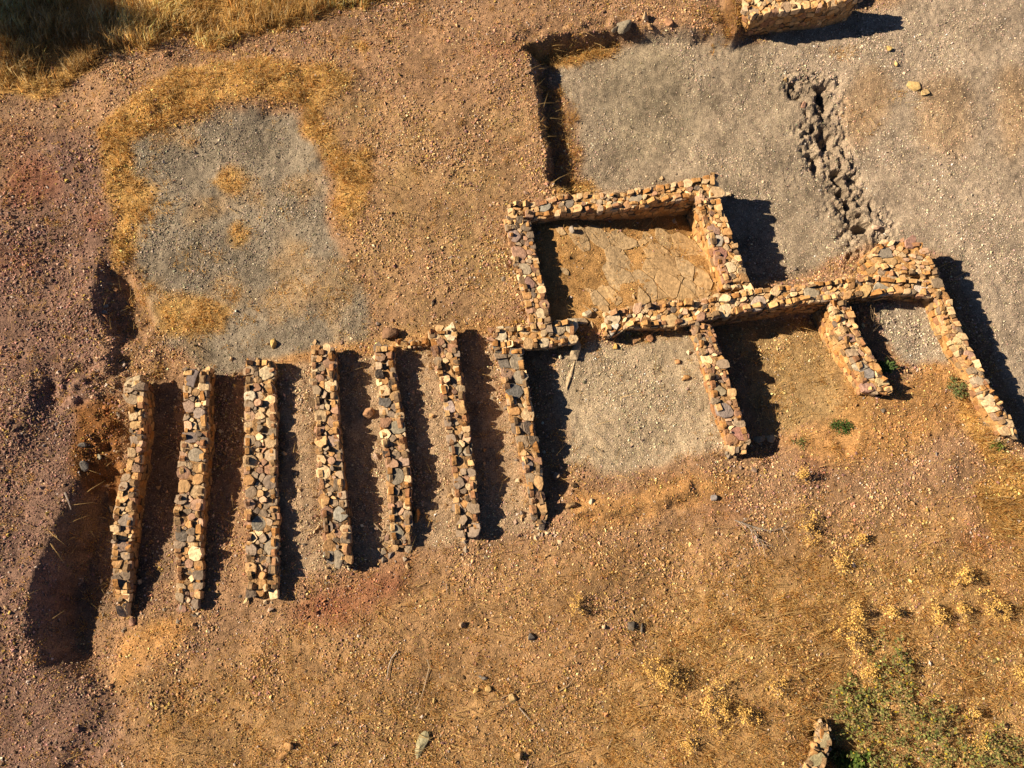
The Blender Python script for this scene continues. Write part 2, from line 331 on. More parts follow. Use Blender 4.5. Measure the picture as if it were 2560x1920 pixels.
# ------------------------------------------------------------------ ground sheet
ny, nx = GX.shape
ii = np.arange(ny*nx).reshape(ny, nx)
quads = np.stack([ii[:-1, :-1], ii[:-1, 1:], ii[1:, 1:], ii[1:, :-1]], -1).reshape(-1, 4)
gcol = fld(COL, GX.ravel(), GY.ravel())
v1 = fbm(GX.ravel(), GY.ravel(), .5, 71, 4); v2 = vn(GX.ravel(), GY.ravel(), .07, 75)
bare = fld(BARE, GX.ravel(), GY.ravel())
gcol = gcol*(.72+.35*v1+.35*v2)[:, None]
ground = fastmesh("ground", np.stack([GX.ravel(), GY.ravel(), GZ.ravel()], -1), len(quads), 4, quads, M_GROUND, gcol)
tag(ground, kind="structure")

# ------------------------------------------------------------------ gravel, scattered stone by stone
OCT_F = np.array([(0,2,4),(2,1,4),(1,3,4),(3,0,4),(2,0,5),(1,2,5),(3,1,5),(0,3,5)])
OCT_V = np.array([(1,0,0),(-1,0,0),(0,1,0),(0,-1,0),(0,0,1),(0,0,-1)], float)
def inquad(x, y, mg): return sdist(x, y, QUAD) > -mg
def pebbles(name, n, sel, rad, colf, label, seed, sink=.12):
    r = np.random.default_rng(seed)
    x = r.uniform(BX0-.5, BX1+.5, n); y = r.uniform(BY0-.5, BY1+.5, n)
    k = inquad(x, y, 1.0); x = x[k]; y = y[k]
    k = r.random(len(x)) < sel(x, y); x = x[k]; y = y[k]; m = len(x)
    z = hz(x, y); s = rad(x, y, r)
    V = OCT_V[None]*(r.uniform(.65, 1.35, (m, 1, 3))*np.array([1, 1, .7]))
    V = V+r.normal(0, .22, V.shape)
    a = r.uniform(0, 2*math.pi, m); tl = r.normal(0, .35, m)
    c, s_ = np.cos(tl)[:, None], np.sin(tl)[:, None]
    V = np.stack([V[..., 0]*c-V[..., 2]*s_, V[..., 1], V[..., 0]*s_+V[..., 2]*c], -1)
    c, s_ = np.cos(a)[:, None], np.sin(a)[:, None]
    V = np.stack([V[..., 0]*c-V[..., 1]*s_, V[..., 0]*s_+V[..., 1]*c, V[..., 2]], -1)*s[:, None, None]
    V = V+np.stack([x, y, z+s*(.5-sink)], -1)[:, None]
    F_ = (OCT_F[None]+(np.arange(m)*6)[:, None, None]).reshape(-1, 3)
    col = np.repeat(np.clip(colf(x, y, r), .01, .9), 6, 0)
    o = fastmesh(name, V.reshape(-1, 3), len(F_), 3, F_, M_GRAVEL, col)
    tag(o, label, "gravel", kind="stuff"); return o
def gcolor(x, y, r):
    c = fld(COL, x, y); m = len(x)
    c = c*1.12*np.exp(r.normal(-.02, .42, (m, 1)))*(1+.35*fbm(x, y, .5, 175, 3))[:, None]*(1+r.normal(0, .07, (m, 3)))
    coarse = fld(GCO, x, y)
    u = r.random(m)
    yl = (u < .055)&(coarse > .85); c[yl] = np.array([.62, .44, .13])*r.uniform(.6, 1.1, (yl.sum(), 1))
    wh = (u > .965); c[wh] = np.array([.62, .52, .46])*r.uniform(.7, 1.15, (wh.sum(), 1))
    mv = (u > .86)&(u < .94)&(coarse > .8); c[mv] = np.array([.36, .20, .18])*r.uniform(.6, 1.2, (mv.sum(), 1))
    dk = (u > .10)&(u < .16); c[dk] *= .45
    return c
AREA = (BX1-BX0+1)*(BY1-BY0+1)
pebbles("gravel", int(AREA*1400), lambda x, y: np.clip(.72+1.5*fbm(x, y, .7, 181, 3)+.9*vn(x, y, .1, 185), .2, 1)*np.clip(1.0-.85*fld(BARE, x, y)-.3*fld(GRS, x, y), .05, 1),
        lambda x, y, r: np.clip(.0112*fld(GCO, x, y)*(1+.5*fbm(x, y, .8, 171, 3))*np.exp(r.normal(0, .36, len(x)))*np.where((r.random(len(x)) < .004) & (fld(GCO, x, y) > .95), 2.3, 1), .006, .05),
        gcolor, "loose brown and grey gravel chips spread over the whole site", 101)

# ------------------------------------------------------------------ grass blades
def blades(name, x, y, hgt, wid, lean, leandir, col, label, seed, mat=None, cat="grass", z=None, kind="stuff", curl=.5):
    r = np.random.default_rng(seed); m = len(x)
    if z is None: z = hz(x, y)-.01
    a = r.uniform(0, 2*math.pi, m)
    dx, dy = np.cos(leandir)*lean, np.sin(leandir)*lean
    vx, vy = -np.sin(a), np.cos(a)
    t = hgt
    p0 = np.stack([x, y, z], -1); sidev = np.stack([vx, vy, np.zeros(m)], -1)*wid[:, None]
    up = np.sqrt(np.clip(1-lean**2, .02, 1))
    p1 = p0+np.stack([dx*.35, dy*.35, up*.62], -1)*t[:, None]
    p2 = p0+np.stack([dx*1.05, dy*1.05, up*(1-curl*.25)], -1)*t[:, None]
    V = np.stack([p0-sidev, p0+sidev, p1-sidev*.75, p1+sidev*.75, p2], 1).reshape(-1, 3)
    b = (np.arange(m)*5)[:, None]
    F_ = np.concatenate([b+[0, 1, 3], b+[0, 3, 2], b+[2, 3, 4]], 1).reshape(-1, 3)
    o = fastmesh(name, V, len(F_), 3, F_, mat or M_GRASS, np.repeat(np.clip(col, .01, .9), 5, 0))
    tag(o, label, cat, kind=kind); return o
GCOLS = np.array([(.86,.54,.19),(.88,.62,.28),(.78,.44,.14),(.60,.28,.10),(.88,.68,.38),(.62,.45,.18)])
def scatter(n, dens, seed, mg=.8):
    r = np.random.default_rng(seed)
    x = r.uniform(BX0-.5, BX1+.5, n); y = r.uniform(BY0-.5, BY1+.5, n)
    k = inquad(x, y, mg); x = x[k]; y = y[k]; k = r.random(len(x)) < dens(x, y); return x[k], y[k], r
def clumpy(x, y, s=.25, seed=55): return np.clip(1.0+2.6*fbm(x, y, s, seed, 3), .05, 1.6)
# short grass
x, y, r = scatter(int(AREA*210), lambda x, y: fld(GRS, x, y)*clumpy(x, y)*(fld(GHT, x, y) < .2)*.72, 201); m = len(x)
NB = 16; tz = r.uniform(.6, 1.35, m); tc = r.uniform(.7, 1.15, m); ttx, tty = x, y
x = np.repeat(x, NB); y = np.repeat(y, NB); m = len(x); ox, oy = r.normal(0, .035, m), r.normal(0, .035, m); x = x+ox; y = y+oy; tz = np.repeat(tz, NB); tc = np.repeat(tc, NB)
c = GCOLS[r.choice(6, m, p=[.33,.2,.2,.13,.09,.05])]*r.uniform(.75, 1.15, (m, 1))*tc[:, None]
redf = np.clip((.33-fld(COL, x, y)[:, 1]/np.maximum(fld(COL, x, y)[:, 0], .01))/.0+0, 0, 0) if False else (fld(COL, x, y)[:, 1]/fld(COL, x, y)[:, 0] < .47)
c[redf] = c[redf]*.45+np.array([.30,.11,.05])*.55
blades("short_dry_grass", x, y, fld(GHT, x, y)*tz*r.uniform(.5, 1.4, m), r.uniform(.0035, .0075, m), np.clip(.3+np.hypot(ox, oy)*14*r.uniform(.5, 1.3, m), .15, .97), np.arctan2(oy, ox)+.5*np.cos(2*math.pi*fbm(x, y, .7, 77, 2)*2)+r.normal(0, .35, m), c,
       "short dry golden grass growing in patches between the gravel", 202)
# tall grass at the top left and on the right bank
x, y, r = scatter(int(AREA*150), lambda x, y: fld(GRS, x, y)*clumpy(x, y, .4, 58)*(fld(GHT, x, y) >= .2)*.9, 211); m = len(x)
NB = 13; tz = np.repeat(r.uniform(.5, 1.4, m), NB); tc = np.repeat(r.uniform(.65, 1.2, m), NB); ta = np.repeat(r.normal(0, .5, m), NB); x = np.repeat(x, NB); y = np.repeat(y, NB); m = len(x); ox, oy = r.normal(0, .05, m), r.normal(0, .05, m); x = x+ox; y = y+oy
c = GCOLS[r.choice(6, m, p=[.3,.25,.14,.08,.17,.06])]*r.uniform(.75, 1.2, (m, 1))*(1.12+.9*vn(x, y, .9, 59)[:, None])*tc[:, None]
blades("tall_dry_grass", x, y, fld(GHT, x, y)*tz*r.uniform(.5, 1.4, m), r.uniform(.004, .009, m), r.uniform(.25, .92, m), .9+ta+r.normal(0, .45, m)+1.8*vn(x, y, 1.0, 60), c,
       "tall straw coloured grass standing along the banks at the site edge", 212)
# lying straws
x, y, r = scatter(int(AREA*120), lambda x, y: np.clip(fld(GRS, x, y)*1.0, 0, 1)*clumpy(x, y, .8, 66)*.5, 221); m = len(x)
c = np.array([.78,.56,.26])*r.uniform(.6, 1.15, (m, 1))
blades("lying_straw", x, y, r.uniform(.15, .5, m), r.uniform(.0035, .006, m), r.uniform(.93, .995, m), .3+2.5*vn(x, y, 1.5, 67)+r.normal(0, .7, m), c,
       "long pale straws lying flat over the rough grass", 222, z=hz(x, y)+.03)

# ------------------------------------------------------------------ masonry
def clip(poly, a, b, c):          # keep a*x+b*y<=c
    out = []; n = len(poly)
    for i in range(n):
        p, q = poly[i], poly[(i+1) % n]; dp = a*p[0]+b*p[1]-c; dq = a*q[0]+b*q[1]-c
        if dp <= 0: out.append(p)
        if (dp < 0) != (dq < 0) and dp != dq:
            t = dp/(dp-dq); out.append((p[0]+(q[0]-p[0])*t, p[1]+(q[1]-p[1])*t))
    return out
def pack(seeds, rnd, lo_=1.2, hi_=2.1, vmax=None):
    """power diagram of stones with loose outlines -> list of (centre, radius, outline)"""
    S = np.array([(s[0], s[1], s[2]) for s in seeds]); res = []
    for i, (x, y, r) in enumerate(S):
        k = rnd.integers(4, 8); a0 = rnd.random()*6.28; el = rnd.uniform(1.0, 1.6); th = rnd.random()*3.14
        ct, st = math.cos(th), math.sin(th); poly = []
        for j in range(k):
            a = a0+6.283*(j+rnd.uniform(-.22, .22))/k; rr = r*(rnd.uniform(1.02, 1.32) if (r > .105 and vmax is not None) else rnd.uniform(lo_, hi_))
            u, v = rr*math.cos(a)*el, rr*math.sin(a)/el**.5; poly.append((x+u*ct-v*st, y+u*st+v*ct))
        d = np.hypot(S[:, 0]-x, S[:, 1]-y)
        for j in np.where((d < (r+S[:, 2])*2.8+.03) & (d > 1e-6))[0]:
            bx, by, br = S[j]; A, B = 2*(bx-x), 2*(by-y)
            poly = clip(poly, A, B, bx*bx+by*by-x*x-y*y+r*r-br*br)
            if len(poly) < 3: break
        if vmax is not None and len(poly) >= 3:
            poly = clip(poly, 0, -1, .016*rnd.normal()+.012)
            if len(poly) >= 3: poly = clip(poly, 0, 1, vmax+.016*rnd.normal()+.012)
        if len(poly) >= 3: res.append((x, y, r, poly))
    return res
def stone_mesh(mb, Fm, x, y, r, poly, col, rnd, dep=.14, rise=.03, tilt=.24, bev=.11, dome=.01):
    q = np.array(poly); c = q.mean(0)
    # subdivide long edges a bit
    out = []
    for i in range(len(q)):
        a, b = q[i], q[(i+1) % len(q)]; out.append(a)
        if np.hypot(*(b-a)) > r*.9: out.append((a+b)/2+rnd.normal(0, r*.05, 2)+(((a+b)/2-c)*.05))
    q = np.array(out); n = len(q)
    if n < 3: return
    q = c+(q-c)*(1-min(.16, .006/r))
    w0 = rnd.normal(0, rise)+r*dome*1.5; ta, tb = rnd.normal(0, tilt), rnd.normal(0, tilt)
    bv = min(r*bev*rnd.uniform(.6, 1.5), .05)
    def ring(s, w, jit, tl):
        p = c+(q-c)*s+rnd.normal(0, jit*r, q.shape); return np.column_stack([p, w+tl*((p-c)@np.array([ta, tb]))+rnd.normal(0, jit*r*.6, n)])
    pts = np.vstack([ring(.88, -dep, .02, 0), ring(1.0, w0-bv*1.3, .02, .8), ring(rnd.uniform(.9, .97), w0-bv*.15, .03, 1), ring(.5, w0+r*dome*.7, .05*min(1, dome*20), 1), [[c[0], c[1], w0+r*dome]]])
    f = []
    for k in range(3):
        for i in range(n): f.append((k*n+i, k*n+(i+1) % n, (k+1)*n+(i+1) % n, (k+1)*n+i))
    for i in range(n): f.append((3*n+i, 3*n+(i+1) % n, 4*n))
    mb.add(Fm(pts), f, col)
PAL = dict(
    grey=np.array([(.27,.225,.175),(.23,.19,.155),(.33,.27,.21),(.19,.16,.14)]),
    mauve=np.array([(.34,.235,.18),(.30,.20,.155),(.39,.28,.215),(.33,.21,.15)]),
    ochre=np.array([(.42,.29,.165),(.46,.33,.195),(.38,.245,.13),(.42,.26,.13)]),
    cream=np.array([(.54,.43,.29),(.50,.39,.26),(.60,.49,.34)]))
def pick(mix, rnd):
    k = rnd.choice(['grey', 'mauve', 'ochre', 'cream'], p=mix); p = PAL[k]; return p[rnd.integers(len(p))]*rnd.uniform(.85, 1.25)*np.array([1.14, 1.05, .93])
MIXW = (.36, .22, .25, .17); MIXE = (.13, .17, .36, .34)

WALLMESH = []
def wall(name, label, rows, zt, mix, seed, horiz=False, caps=(), group=None, big=(.05, .12), mort=.0, foot=True, batter=.03, cat="stone wall", small=(.03,.055)):
    """rows: (y, x_left, x_right) or with horiz (x, y_top, y_bottom) in survey units at the wall top; zt: list of top heights"""
    rnd = np.random.default_rng(seed); n = len(rows); zs = np.interp(np.arange(n), np.linspace(0, n-1, len(zt)), zt)
    if horiz: A = np.array([P(a, b, z) for (a, b, c), z in zip(rows, zs)]); B = np.array([P(a, c, z) for (a, b, c), z in zip(rows, zs)])
    else: A = np.array([P(b, a, z) for (a, b, c), z in zip(rows, zs)]); B = np.array([P(c, a, z) for (a, b, c), z in zip(rows, zs)])
    C = (A+B)/2; sl = np.concatenate([[0], np.cumsum(np.linalg.norm(np.diff(C, axis=0), axis=1))]); L = sl[-1]
    wd = np.linalg.norm((A-B)[:, :2], axis=1); Wm = float(wd.mean())
    root = empty(name, (C[n//2][0], C[n//2][1], float(hz(C[n//2][0], C[n//2][1]))))
    tag(root, label, cat, group, kind='thing')
    def lerp(arr, u): return np.stack([np.interp(u, sl, arr[:, k]) for k in range(arr.shape[1])], -1)
    def FT(p):
        a, b = lerp(A, p[:, 0]), lerp(B, p[:, 0]); t = (p[:, 1]/Wm)[:, None]
        q = a*(1-t)+b*t; ex = np.where(p[:, 0] < 0, p[:, 0], np.where(p[:, 0] > L, p[:, 0]-L, 0))
        d0 = (C[1]-C[0])/np.linalg.norm(C[1]-C[0]); d1 = (C[-1]-C[-2])/np.linalg.norm(C[-1]-C[-2])
        q = q+np.where(p[:, :1] < 0, d0, d1)*ex[:, None]; q[:, 2] += p[:, 2]; return q
    seeds = []; capid = []
    for (cpx, cpy, cr, ccol) in caps:
        cz = float(zs.mean()); q = P(cpx, cpy, cz)
        uu = np.linspace(0, L, 200); k = np.argmin(np.linalg.norm(lerp(C, uu)[:, :2]-q[:2], axis=1)); u = uu[k]
        a, b = lerp(A, np.array([u]))[0], lerp(B, np.array([u]))[0]
        t = np.dot((q-a)[:2], (b-a)[:2])/np.dot((b-a)[:2], (b-a)[:2]); cr = min(cr, Wm*.42); t = min(max(t, cr*.85/Wm), 1-cr*.85/Wm); seeds.append((u, t*Wm, cr)); capid.append(len(seeds)-1)
    def ok(u, v, r, f=.80): return all((u-s[0])**2+(v-s[1])**2 > ((r+s[2])*f)**2 for s in seeds)
    lean = Wm < .36
    for side in (0, 1):
        u = rnd.uniform(.02, .1)
        while u < L-.03:
            r = rnd.uniform(*big)*(1.0 if rnd.random() < .75 else .7); r = min(r, Wm*.42); v = r*.78 if side == 0 else Wm-r*.78
            uc = u+r*.85
            if ok(uc, v, r, .62): seeds.append((uc, v, r))
            u += r*1.8
    for r_ in (big[0]*1.1, (small[0]+small[1])/2, small[0]):
        for _ in range(int(L*Wm*260)):
            r = r_*rnd.uniform(.85, 1.2); u, v = rnd.uniform(0, L), rnd.uniform(r*.6, Wm-r*.6)
            if ok(u, v, r, .74): seeds.append((u, v, r))
    mb = MB(); cells = pack(seeds, rnd, vmax=Wm)
    for (x, y, r, poly) in cells:
        isc = next((k for k in capid if abs(seeds[k][0]-x)+abs(seeds[k][1]-y) < 1e-6), None)
        if isc is None:
            if (rnd.random() < mort+.05 and r < .075): continue
            stone_mesh(mb, FT, x, y, r, poly, pick(mix, rnd), rnd, rise=.028 if r > .06 else .02)
        else:
            m2 = MB(); stone_mesh(m2, FT, x, y, r, poly, caps[isc][3], rnd, rise=.005, tilt=.1, dep=.16)
            o = FT(np.array([[x, y, 0.]]))[0]
            m2.build("capstone", M_STONE, root, tuple(float(k) for k in o))
    # outline and side faces
    ring = np.vstack([A, B[::-1]]); m = len(ring)
    ar = sum(ring[i][0]*ring[(i+1) % m][1]-ring[(i+1) % m][0]*ring[i][1] for i in range(m))
    if ar < 0: ring = ring[::-1]
    cl = np.vstack([ring, ring[:1]]); ps = np.concatenate([[0], np.cumsum(np.linalg.norm(np.diff(cl, axis=0), axis=1))]); PLn = ps[-1]
    ed = np.diff(cl[:, :2], axis=0); ed /= np.linalg.norm(ed, axis=1)[:, None]+1e-9; nr = np.stack([ed[:, 1], -ed[:, 0]], -1)
    def FS_(p):
        u = p[:, 0] % PLn; i = np.clip(np.searchsorted(ps, u, side='right')-1, 0, m-1)
        q = np.stack([np.interp(u, ps, cl[:, k]) for k in range(3)], -1); d = p[:, 1]
        off = (p[:, 2]-.03+batter*d)[:, None]*nr[i]; return np.column_stack([q[:, :2]+off, q[:, 2]-d])
    uu = np.arange(0, PLn, .1); base = np.stack([np.interp(uu, ps, cl[:, k]) for k in range(3)], -1); dep = base[:, 2]-hz(base[:, 0], base[:, 1])+.05
    # take ground a little outside the wall
    ii_ = np.clip(np.searchsorted(ps, uu, side='right')-1, 0, m-1); ob = base[:, :2]+nr[ii_]*.22
    dep = np.maximum(dep, base[:, 2]-hz(ob[:, 0], ob[:, 1])+.06); dep = np.clip(dep, .08, 1.6)
    seeds = []; v = .06
    while v < dep.max():
        h = rnd.uniform(.045, .075); u = rnd.uniform(0, .1)
        while u < PLn-.04:
            r = h*rnd.uniform(.85, 1.35)
            if v < np.interp(u, uu, dep)+.05 and rnd.random() > .12: seeds.append((u, v+rnd.normal(0, .012), r))
            u += r*2.05
        v += h*1.75
    ns = MB()
    for (x, y, r, poly) in pack(seeds, rnd): stone_mesh(ns, FS_, x, y, r, poly, pick(mix, rnd)*np.array([.85, .74, .58]), rnd, rise=.012, tilt=.1, dep=.08)  # side stones tinted red-brown and darkened, painting in the shade of wall faces
    mb2 = mb; mb2.build("top_stones", M_STONE, root)
    ns.build("side_stones", M_STONE, root)
    # earth core
    K = max(4, int(L/.09)); J = 9; us = np.linspace(.02, L-.02, K); vs = np.linspace(.02, Wm-.02, J)
    core = MB(); pts = []
    ocol = []
    for u in us:
        a, b = lerp(A, np.array([u]))[0], lerp(B, np.array([u]))[0]; nd = (a-b)[:2]; nd = nd/np.linalg.norm(nd)
        row = []
        for (e, s) in ((a, 1), (b, -1)):
            zb = min(float(hz(e[0]+s*nd[0]*.15, e[1]+s*nd[1]*.15)), float(hz(e[0], e[1])))-.15; D = max(e[2]-zb, .1)
            wob = lambda: rnd.normal(0, .012)
            row.append([(e[0]+s*nd[0]*(-.05+batter*D+.03+wob()), e[1]+s*nd[1]*(-.05+batter*D+.03), zb), (e[0]+s*nd[0]*(-.05+batter*D*.5+wob()), e[1]+s*nd[1]*(-.05+batter*D*.5), e[2]-D*.5), (e[0]-s*nd[0]*.05, e[1]-s*nd[1]*.05, e[2]-.07)])
        top = [tuple(FT(np.array([[u, v_, -.035+mort*.02+rnd.normal(0, .012)]]))[0]) for v_ in vs[1:-1]]
        pts.append(row[0]+top+row[1][::-1])
    nn = len(pts[0]); vv = [p for rw in pts for p in rw]; ff = []
    for i in range(K-1):
        for j in range(nn-1): ff.append((i*nn+j, i*nn+j+1, (i+1)*nn+j+1, (i+1)*nn+j))
    ff.append(tuple(range(nn))); ff.append(tuple(range((K-1)*nn, K*nn))[::-1])
    cc = np.array([.46, .27, .11])*(1+np.array([rnd.normal(0, .12) for _ in vv]))[:, None] if mix is MIXE else np.array([.38, .235, .115])*(1+np.array([rnd.normal(0, .12) for _ in vv]))[:, None]
    core.add(vv, ff, cc); core.build("earth_core", M_MORTAR, root)
    return root

GW = "parallel footing walls of the granary"
W1 = [(819,273,312),(855,264,313),(876,279,313),(908,283,313),(943,278,311),(979,279,305),(1014,272,302),(1049,258,294),(1085,249,290),(1117,244,290),(1177,243,284),(1213,241,281),(1248,244,280),(1283,249,280),(1315,258,276)]
W2 = [(798,396,452),(819,395,447),(855,395,446),(890,396,446),(925,393,449),(961,390,446),(996,386,443),(1032,385,441),(1067,383,439),(1102,376,437),(1142,377,436),(1177,378,435),(1213,379,436),(1248,381,437),(1298,384,432)]
W3 = [(777,531,586),(802,528,596),(826,528,590),(890,528,597),(961,527,597),(1032,528,598),(1103,530,599),(1124,531,601),(1177,531,600),(1213,532,602),(1276,533,600)]
W4 = [(754,672,723),(780,670,725),(819,671,726),(855,678,728),(890,680,731),(961,682,735),(1032,685,742),(1067,688,745),(1102,692,749),(1142,696,754),(1177,698,756),(1215,700,758)]
W5 = [(748,809,852),(784,812,852),(819,814,857),(855,818,864),(890,818,869),(925,820,873),(961,825,878),(996,832,883),(1032,836,887),(1067,838,889),(1106,839,889),(1142,840,890),(1180,847,889)]
W6 = [(710,926,988),(734,928,987),(763,936,990),(784,940,992),(819,946,1000),(855,953,1003),(890,958,1009),(925,963,1014),(961,968,1018),(996,973,1023),(1032,977,1028),(1067,979,1030),(1106,981,1035),(1146,983,1036)]
W7 = [(752,1066,1128),(784,1077,1132),(819,1084,1140),(855,1093,1147),(890,1101,1154),(925,1108,1157),(961,1117,1163),(996,1127,1170),(1032,1135,1171),(1067,1140,1175),(1089,1144,1179),(1113,1147,1183),(1136,1152,1175)]
CR, GY_, MV, DK, OC = (.58,.47,.31), (.32,.27,.205), (.38,.27,.21), (.21,.18,.15), (.48,.32,.16)
wall("granary_wall", "leftmost rubble wall of the granary row, narrow and ragged beside the dark pit", W1, [.70,.72,.66,.56,.42], MIXW, 1, group=GW, big=(.065,.145), caps=[(291,828,.10,CR),(298,920,.10,OC),(292,1125,.13,(.27,.22,.18)),(262,1180,.11,MV)])
wall("granary_wall", "second granary wall from the left, starting with a big dark block", W2, [.74,.74,.70,.66,.52], MIXW, 2, group=GW, big=(.065,.145), caps=[(414,818,.19,(.17,.14,.135)),(410,880,.13,MV),(432,892,.12,(.40,.32,.27)),(425,985,.15,GY_),(412,945,.15,(.25,.20,.18)),(383,1160,.12,DK)])
wall("granary_wall", "third granary wall from the left, filled with many small ochre stones", W3, [.74,.72,.70,.70,.62], MIXW, 3, group=GW, big=(.065,.145), caps=[(577,808,.15,CR),(537,858,.12,(.52,.46,.34)),(592,1180,.14,GY_),(560,1130,.14,(.30,.27,.22))], small=(.032,.055))
wall("granary_wall", "fourth granary wall from the left, its long shadow falling on brown gravel", W4, [.72,.74,.74,.74,.70], MIXW, 4, group=GW, big=(.065,.145), caps=[(736,1108,.15,(.34,.32,.27)),(719,950,.12,MV),(728,1203,.14,GY_),(705,1205,.14,DK),(677,800,.08,CR)])
wall("granary_wall", "fifth granary wall from the left, with large grey slabs at its lower end", W5, [.66,.68,.70,.68,.52], MIXW, 5, group=GW, big=(.065,.145), caps=[(827,870,.13,(.18,.165,.15)),(860,922,.15,(.27,.24,.18)),(850,1030,.18,(.20,.175,.14)),(853,1150,.15,(.31,.28,.22)),(873,995,.10,MV)])
wall("granary_wall", "sixth granary wall from the left, topped by a pale boulder at its upper end", W6, [.70,.70,.72,.72,.66], MIXW, 6, group=GW, big=(.065,.145), caps=[(974,720,.15,(.62,.52,.36)),(976,748,.11,(.33,.19,.12)),(968,882,.14,(.45,.36,.33)),(985,970,.13,(.27,.24,.18)),(1012,975,.11,GY_)], mort=.15)
wall("granary_wall", "seventh and rightmost granary wall, running down from the stone room", W7, [.72,.74,.72,.70,.52], (.30,.24,.30,.16), 7, group=GW, big=(.065,.145), caps=[(1080,758,.12,(.18,.17,.15)),(1116,757,.11,DK),(1091,789,.12,(.17,.15,.13)),(1124,780,.14,GY_),(1106,848,.17,(.15,.145,.14)),(1128,812,.14,GY_),(1122,1010,.13,(.26,.21,.19)),(1146,1060,.12,(.24,.21,.17))], mort=.2)
RMN = [(1100,436,470),(1145,437,471),(1177,430,470),(1213,421,463),(1248,418,460),(1284,418,459),(1319,414,456),(1354,414,450),(1390,407,445),(1425,400,439),(1461,393,432),(1500,384,427),(1545,376,424)]
RMW = [(474,1088,1147),(496,1093,1149),(531,1101,1156),(567,1109,1164),(607,1121,1174),(642,1132,1180),(678,1139,1188),(700,1142,1193)]
RME = [(430,1502,1557),(460,1512,1563),(496,1526,1577),(531,1537,1592),(567,1547,1606),(589,1556,1607),(616,1566,1622)]
wall("room_wall", "upper wall of the stone room, a dark shaded face under its sunlit rim", RMN, [.72,.74,.77,.81,.84], MIXE, 8, horiz=True, caps=[(1177,446,.12,(.25,.24,.21)),(1375,432,.15,GY_),(1440,428,.12,OC),(1230,437,.10,DK),(1330,448,.10,GY_),(1358,447,.11,(.48,.28,.15))], mort=.1)
wall("room_wall", "left wall of the stone room, shading a strip of the floor", RMW, [.72,.74,.74,.72], (.27,.22,.31,.20), 9, caps=[(1106,512,.14,(.32,.24,.21)),(1120,548,.16,(.40,.25,.18)),(1134,583,.13,(.36,.30,.22)),(1142,612,.13,(.30,.19,.16)),(1170,675,.12,CR)])
wall("room_wall", "right wall of the stone room, casting a broad shadow onto grey gravel", RME, [.84,.82,.80,.80], MIXE, 10, caps=[(1541,498,.15,(.40,.26,.20)),(1549,522,.15,(.34,.30,.25)),(1557,547,.14,(.35,.19,.15)),(1578,577,.12,CR),(1510,430,.10,(.45,.3,.2))])
LONG = [(1307,674,727),(1330,668,722),(1354,663,708),(1390,656,708),(1425,653,706),(1461,649,704),(1505,650,694),(1540,639,688),(1576,635,681),(1611,628,672),(1646,621,667),(1682,617,662),(1717,614,656),(1765,607,650),(1788,605,650),(1823,600,646),(1859,597,641),(1894,596,639),(1930,600,634),(1965,601,634),(2003,608,640)]
wall("long_wall", "long rubble wall running right from the doorway under the stone room", LONG, [.66,.72,.76,.78,.78,.76], MIXE, 11, horiz=True, caps=[(1323,685,.16,(.46,.37,.26)),(1331,712,.13,(.50,.47,.42)),(1752,632,.18,(.40,.34,.25)),(1905,625,.17,(.38,.34,.27)),(1990,622,.17,(.55,.48,.42)),(1640,658,.15,(.42,.34,.28)),(1570,672,.14,CR),(1870,628,.13,(.52,.36,.17)),(1455,700,.12,(.52,.37,.2))])
wall("broken_wall", "low broken wall stub left of the doorway with a dry tuft at its foot", [(1062,708,750),(1084,706,752),(1107,704,750),(1142,702,751),(1177,697,750),(1213,691,746),(1243,690,738)], [.72,.72,.70,.64], MIXE, 12, horiz=True, caps=[(1080,722,.16,(.50,.43,.31)),(1206,700,.14,(.45,.36,.25)),(1233,701,.14,(.56,.48,.36)),(1178,741,.10,(.45,.37,.26))], mort=.2, small=(.03,.05))
WA = [(700,1492,1532),(713,1497,1540),(748,1508,1554),(784,1519,1568),(819,1529,1577),(855,1538,1590),(890,1548,1600),(925,1558,1612),(955,1568,1622),(975,1575,1612)]
wall("cross_wall", "sloping cross wall between the wide gravel room and the shaded room", WA, [.70,.72,.72,.68,.56], (.22,.26,.34,.18), 13, caps=[(1552,842,.15,(.30,.25,.17)),(1562,888,.17,(.29,.24,.22)),(1608,930,.15,(.42,.22,.17)),(1582,955,.13,(.42,.24,.13)),(1515,737,.10,(.3,.24,.17))])
WB = [(650,1793,1834),(678,1799,1843),(713,1809,1855),(734,1820,1867),(755,1830,1880),(784,1845,1893),(819,1859,1916),(848,1868,1928)]
wall("cross_wall", "short cross wall ending in a wide earthy foot beside a green weed", WB, [.75,.76,.75,.70,.60], MIXE, 14, caps=[(1833,734,.14,(.42,.27,.20)),(1858,800,.13,(.45,.40,.31)),(1875,808,.13,(.25,.23,.22)),(1812,685,.10,(.56,.44,.24)),(1909,817,.10,(.56,.44,.24)),(1878,840,.12,(.40,.25,.2))])
PIER = [(521,1905,1994),(535,1888,2000),(548,1880,2004),(566,1897,2016),(585,1905,2026),(598,1914,2031)]
wall("stone_pier", "broad rubble pier at the upper end of the right wall", PIER, [.76,.78,.78], MIXE, 15, caps=[(1908,540,.16,(.30,.26,.21)),(1970,532,.15,(.42,.25,.2)),(1925,580,.13,OC)], mort=.2, small=(.03,.055))
WC = [(601,1990,2032),(618,2000,2040),(632,2010,2044),(645,2023,2052),(678,2031,2064),(713,2044,2082),(748,2060,2094),(766,2072,2106),(801,2096,2123),(837,2112,2142),(872,2132,2165),(907,2155,2186),(938,2172,2200)]
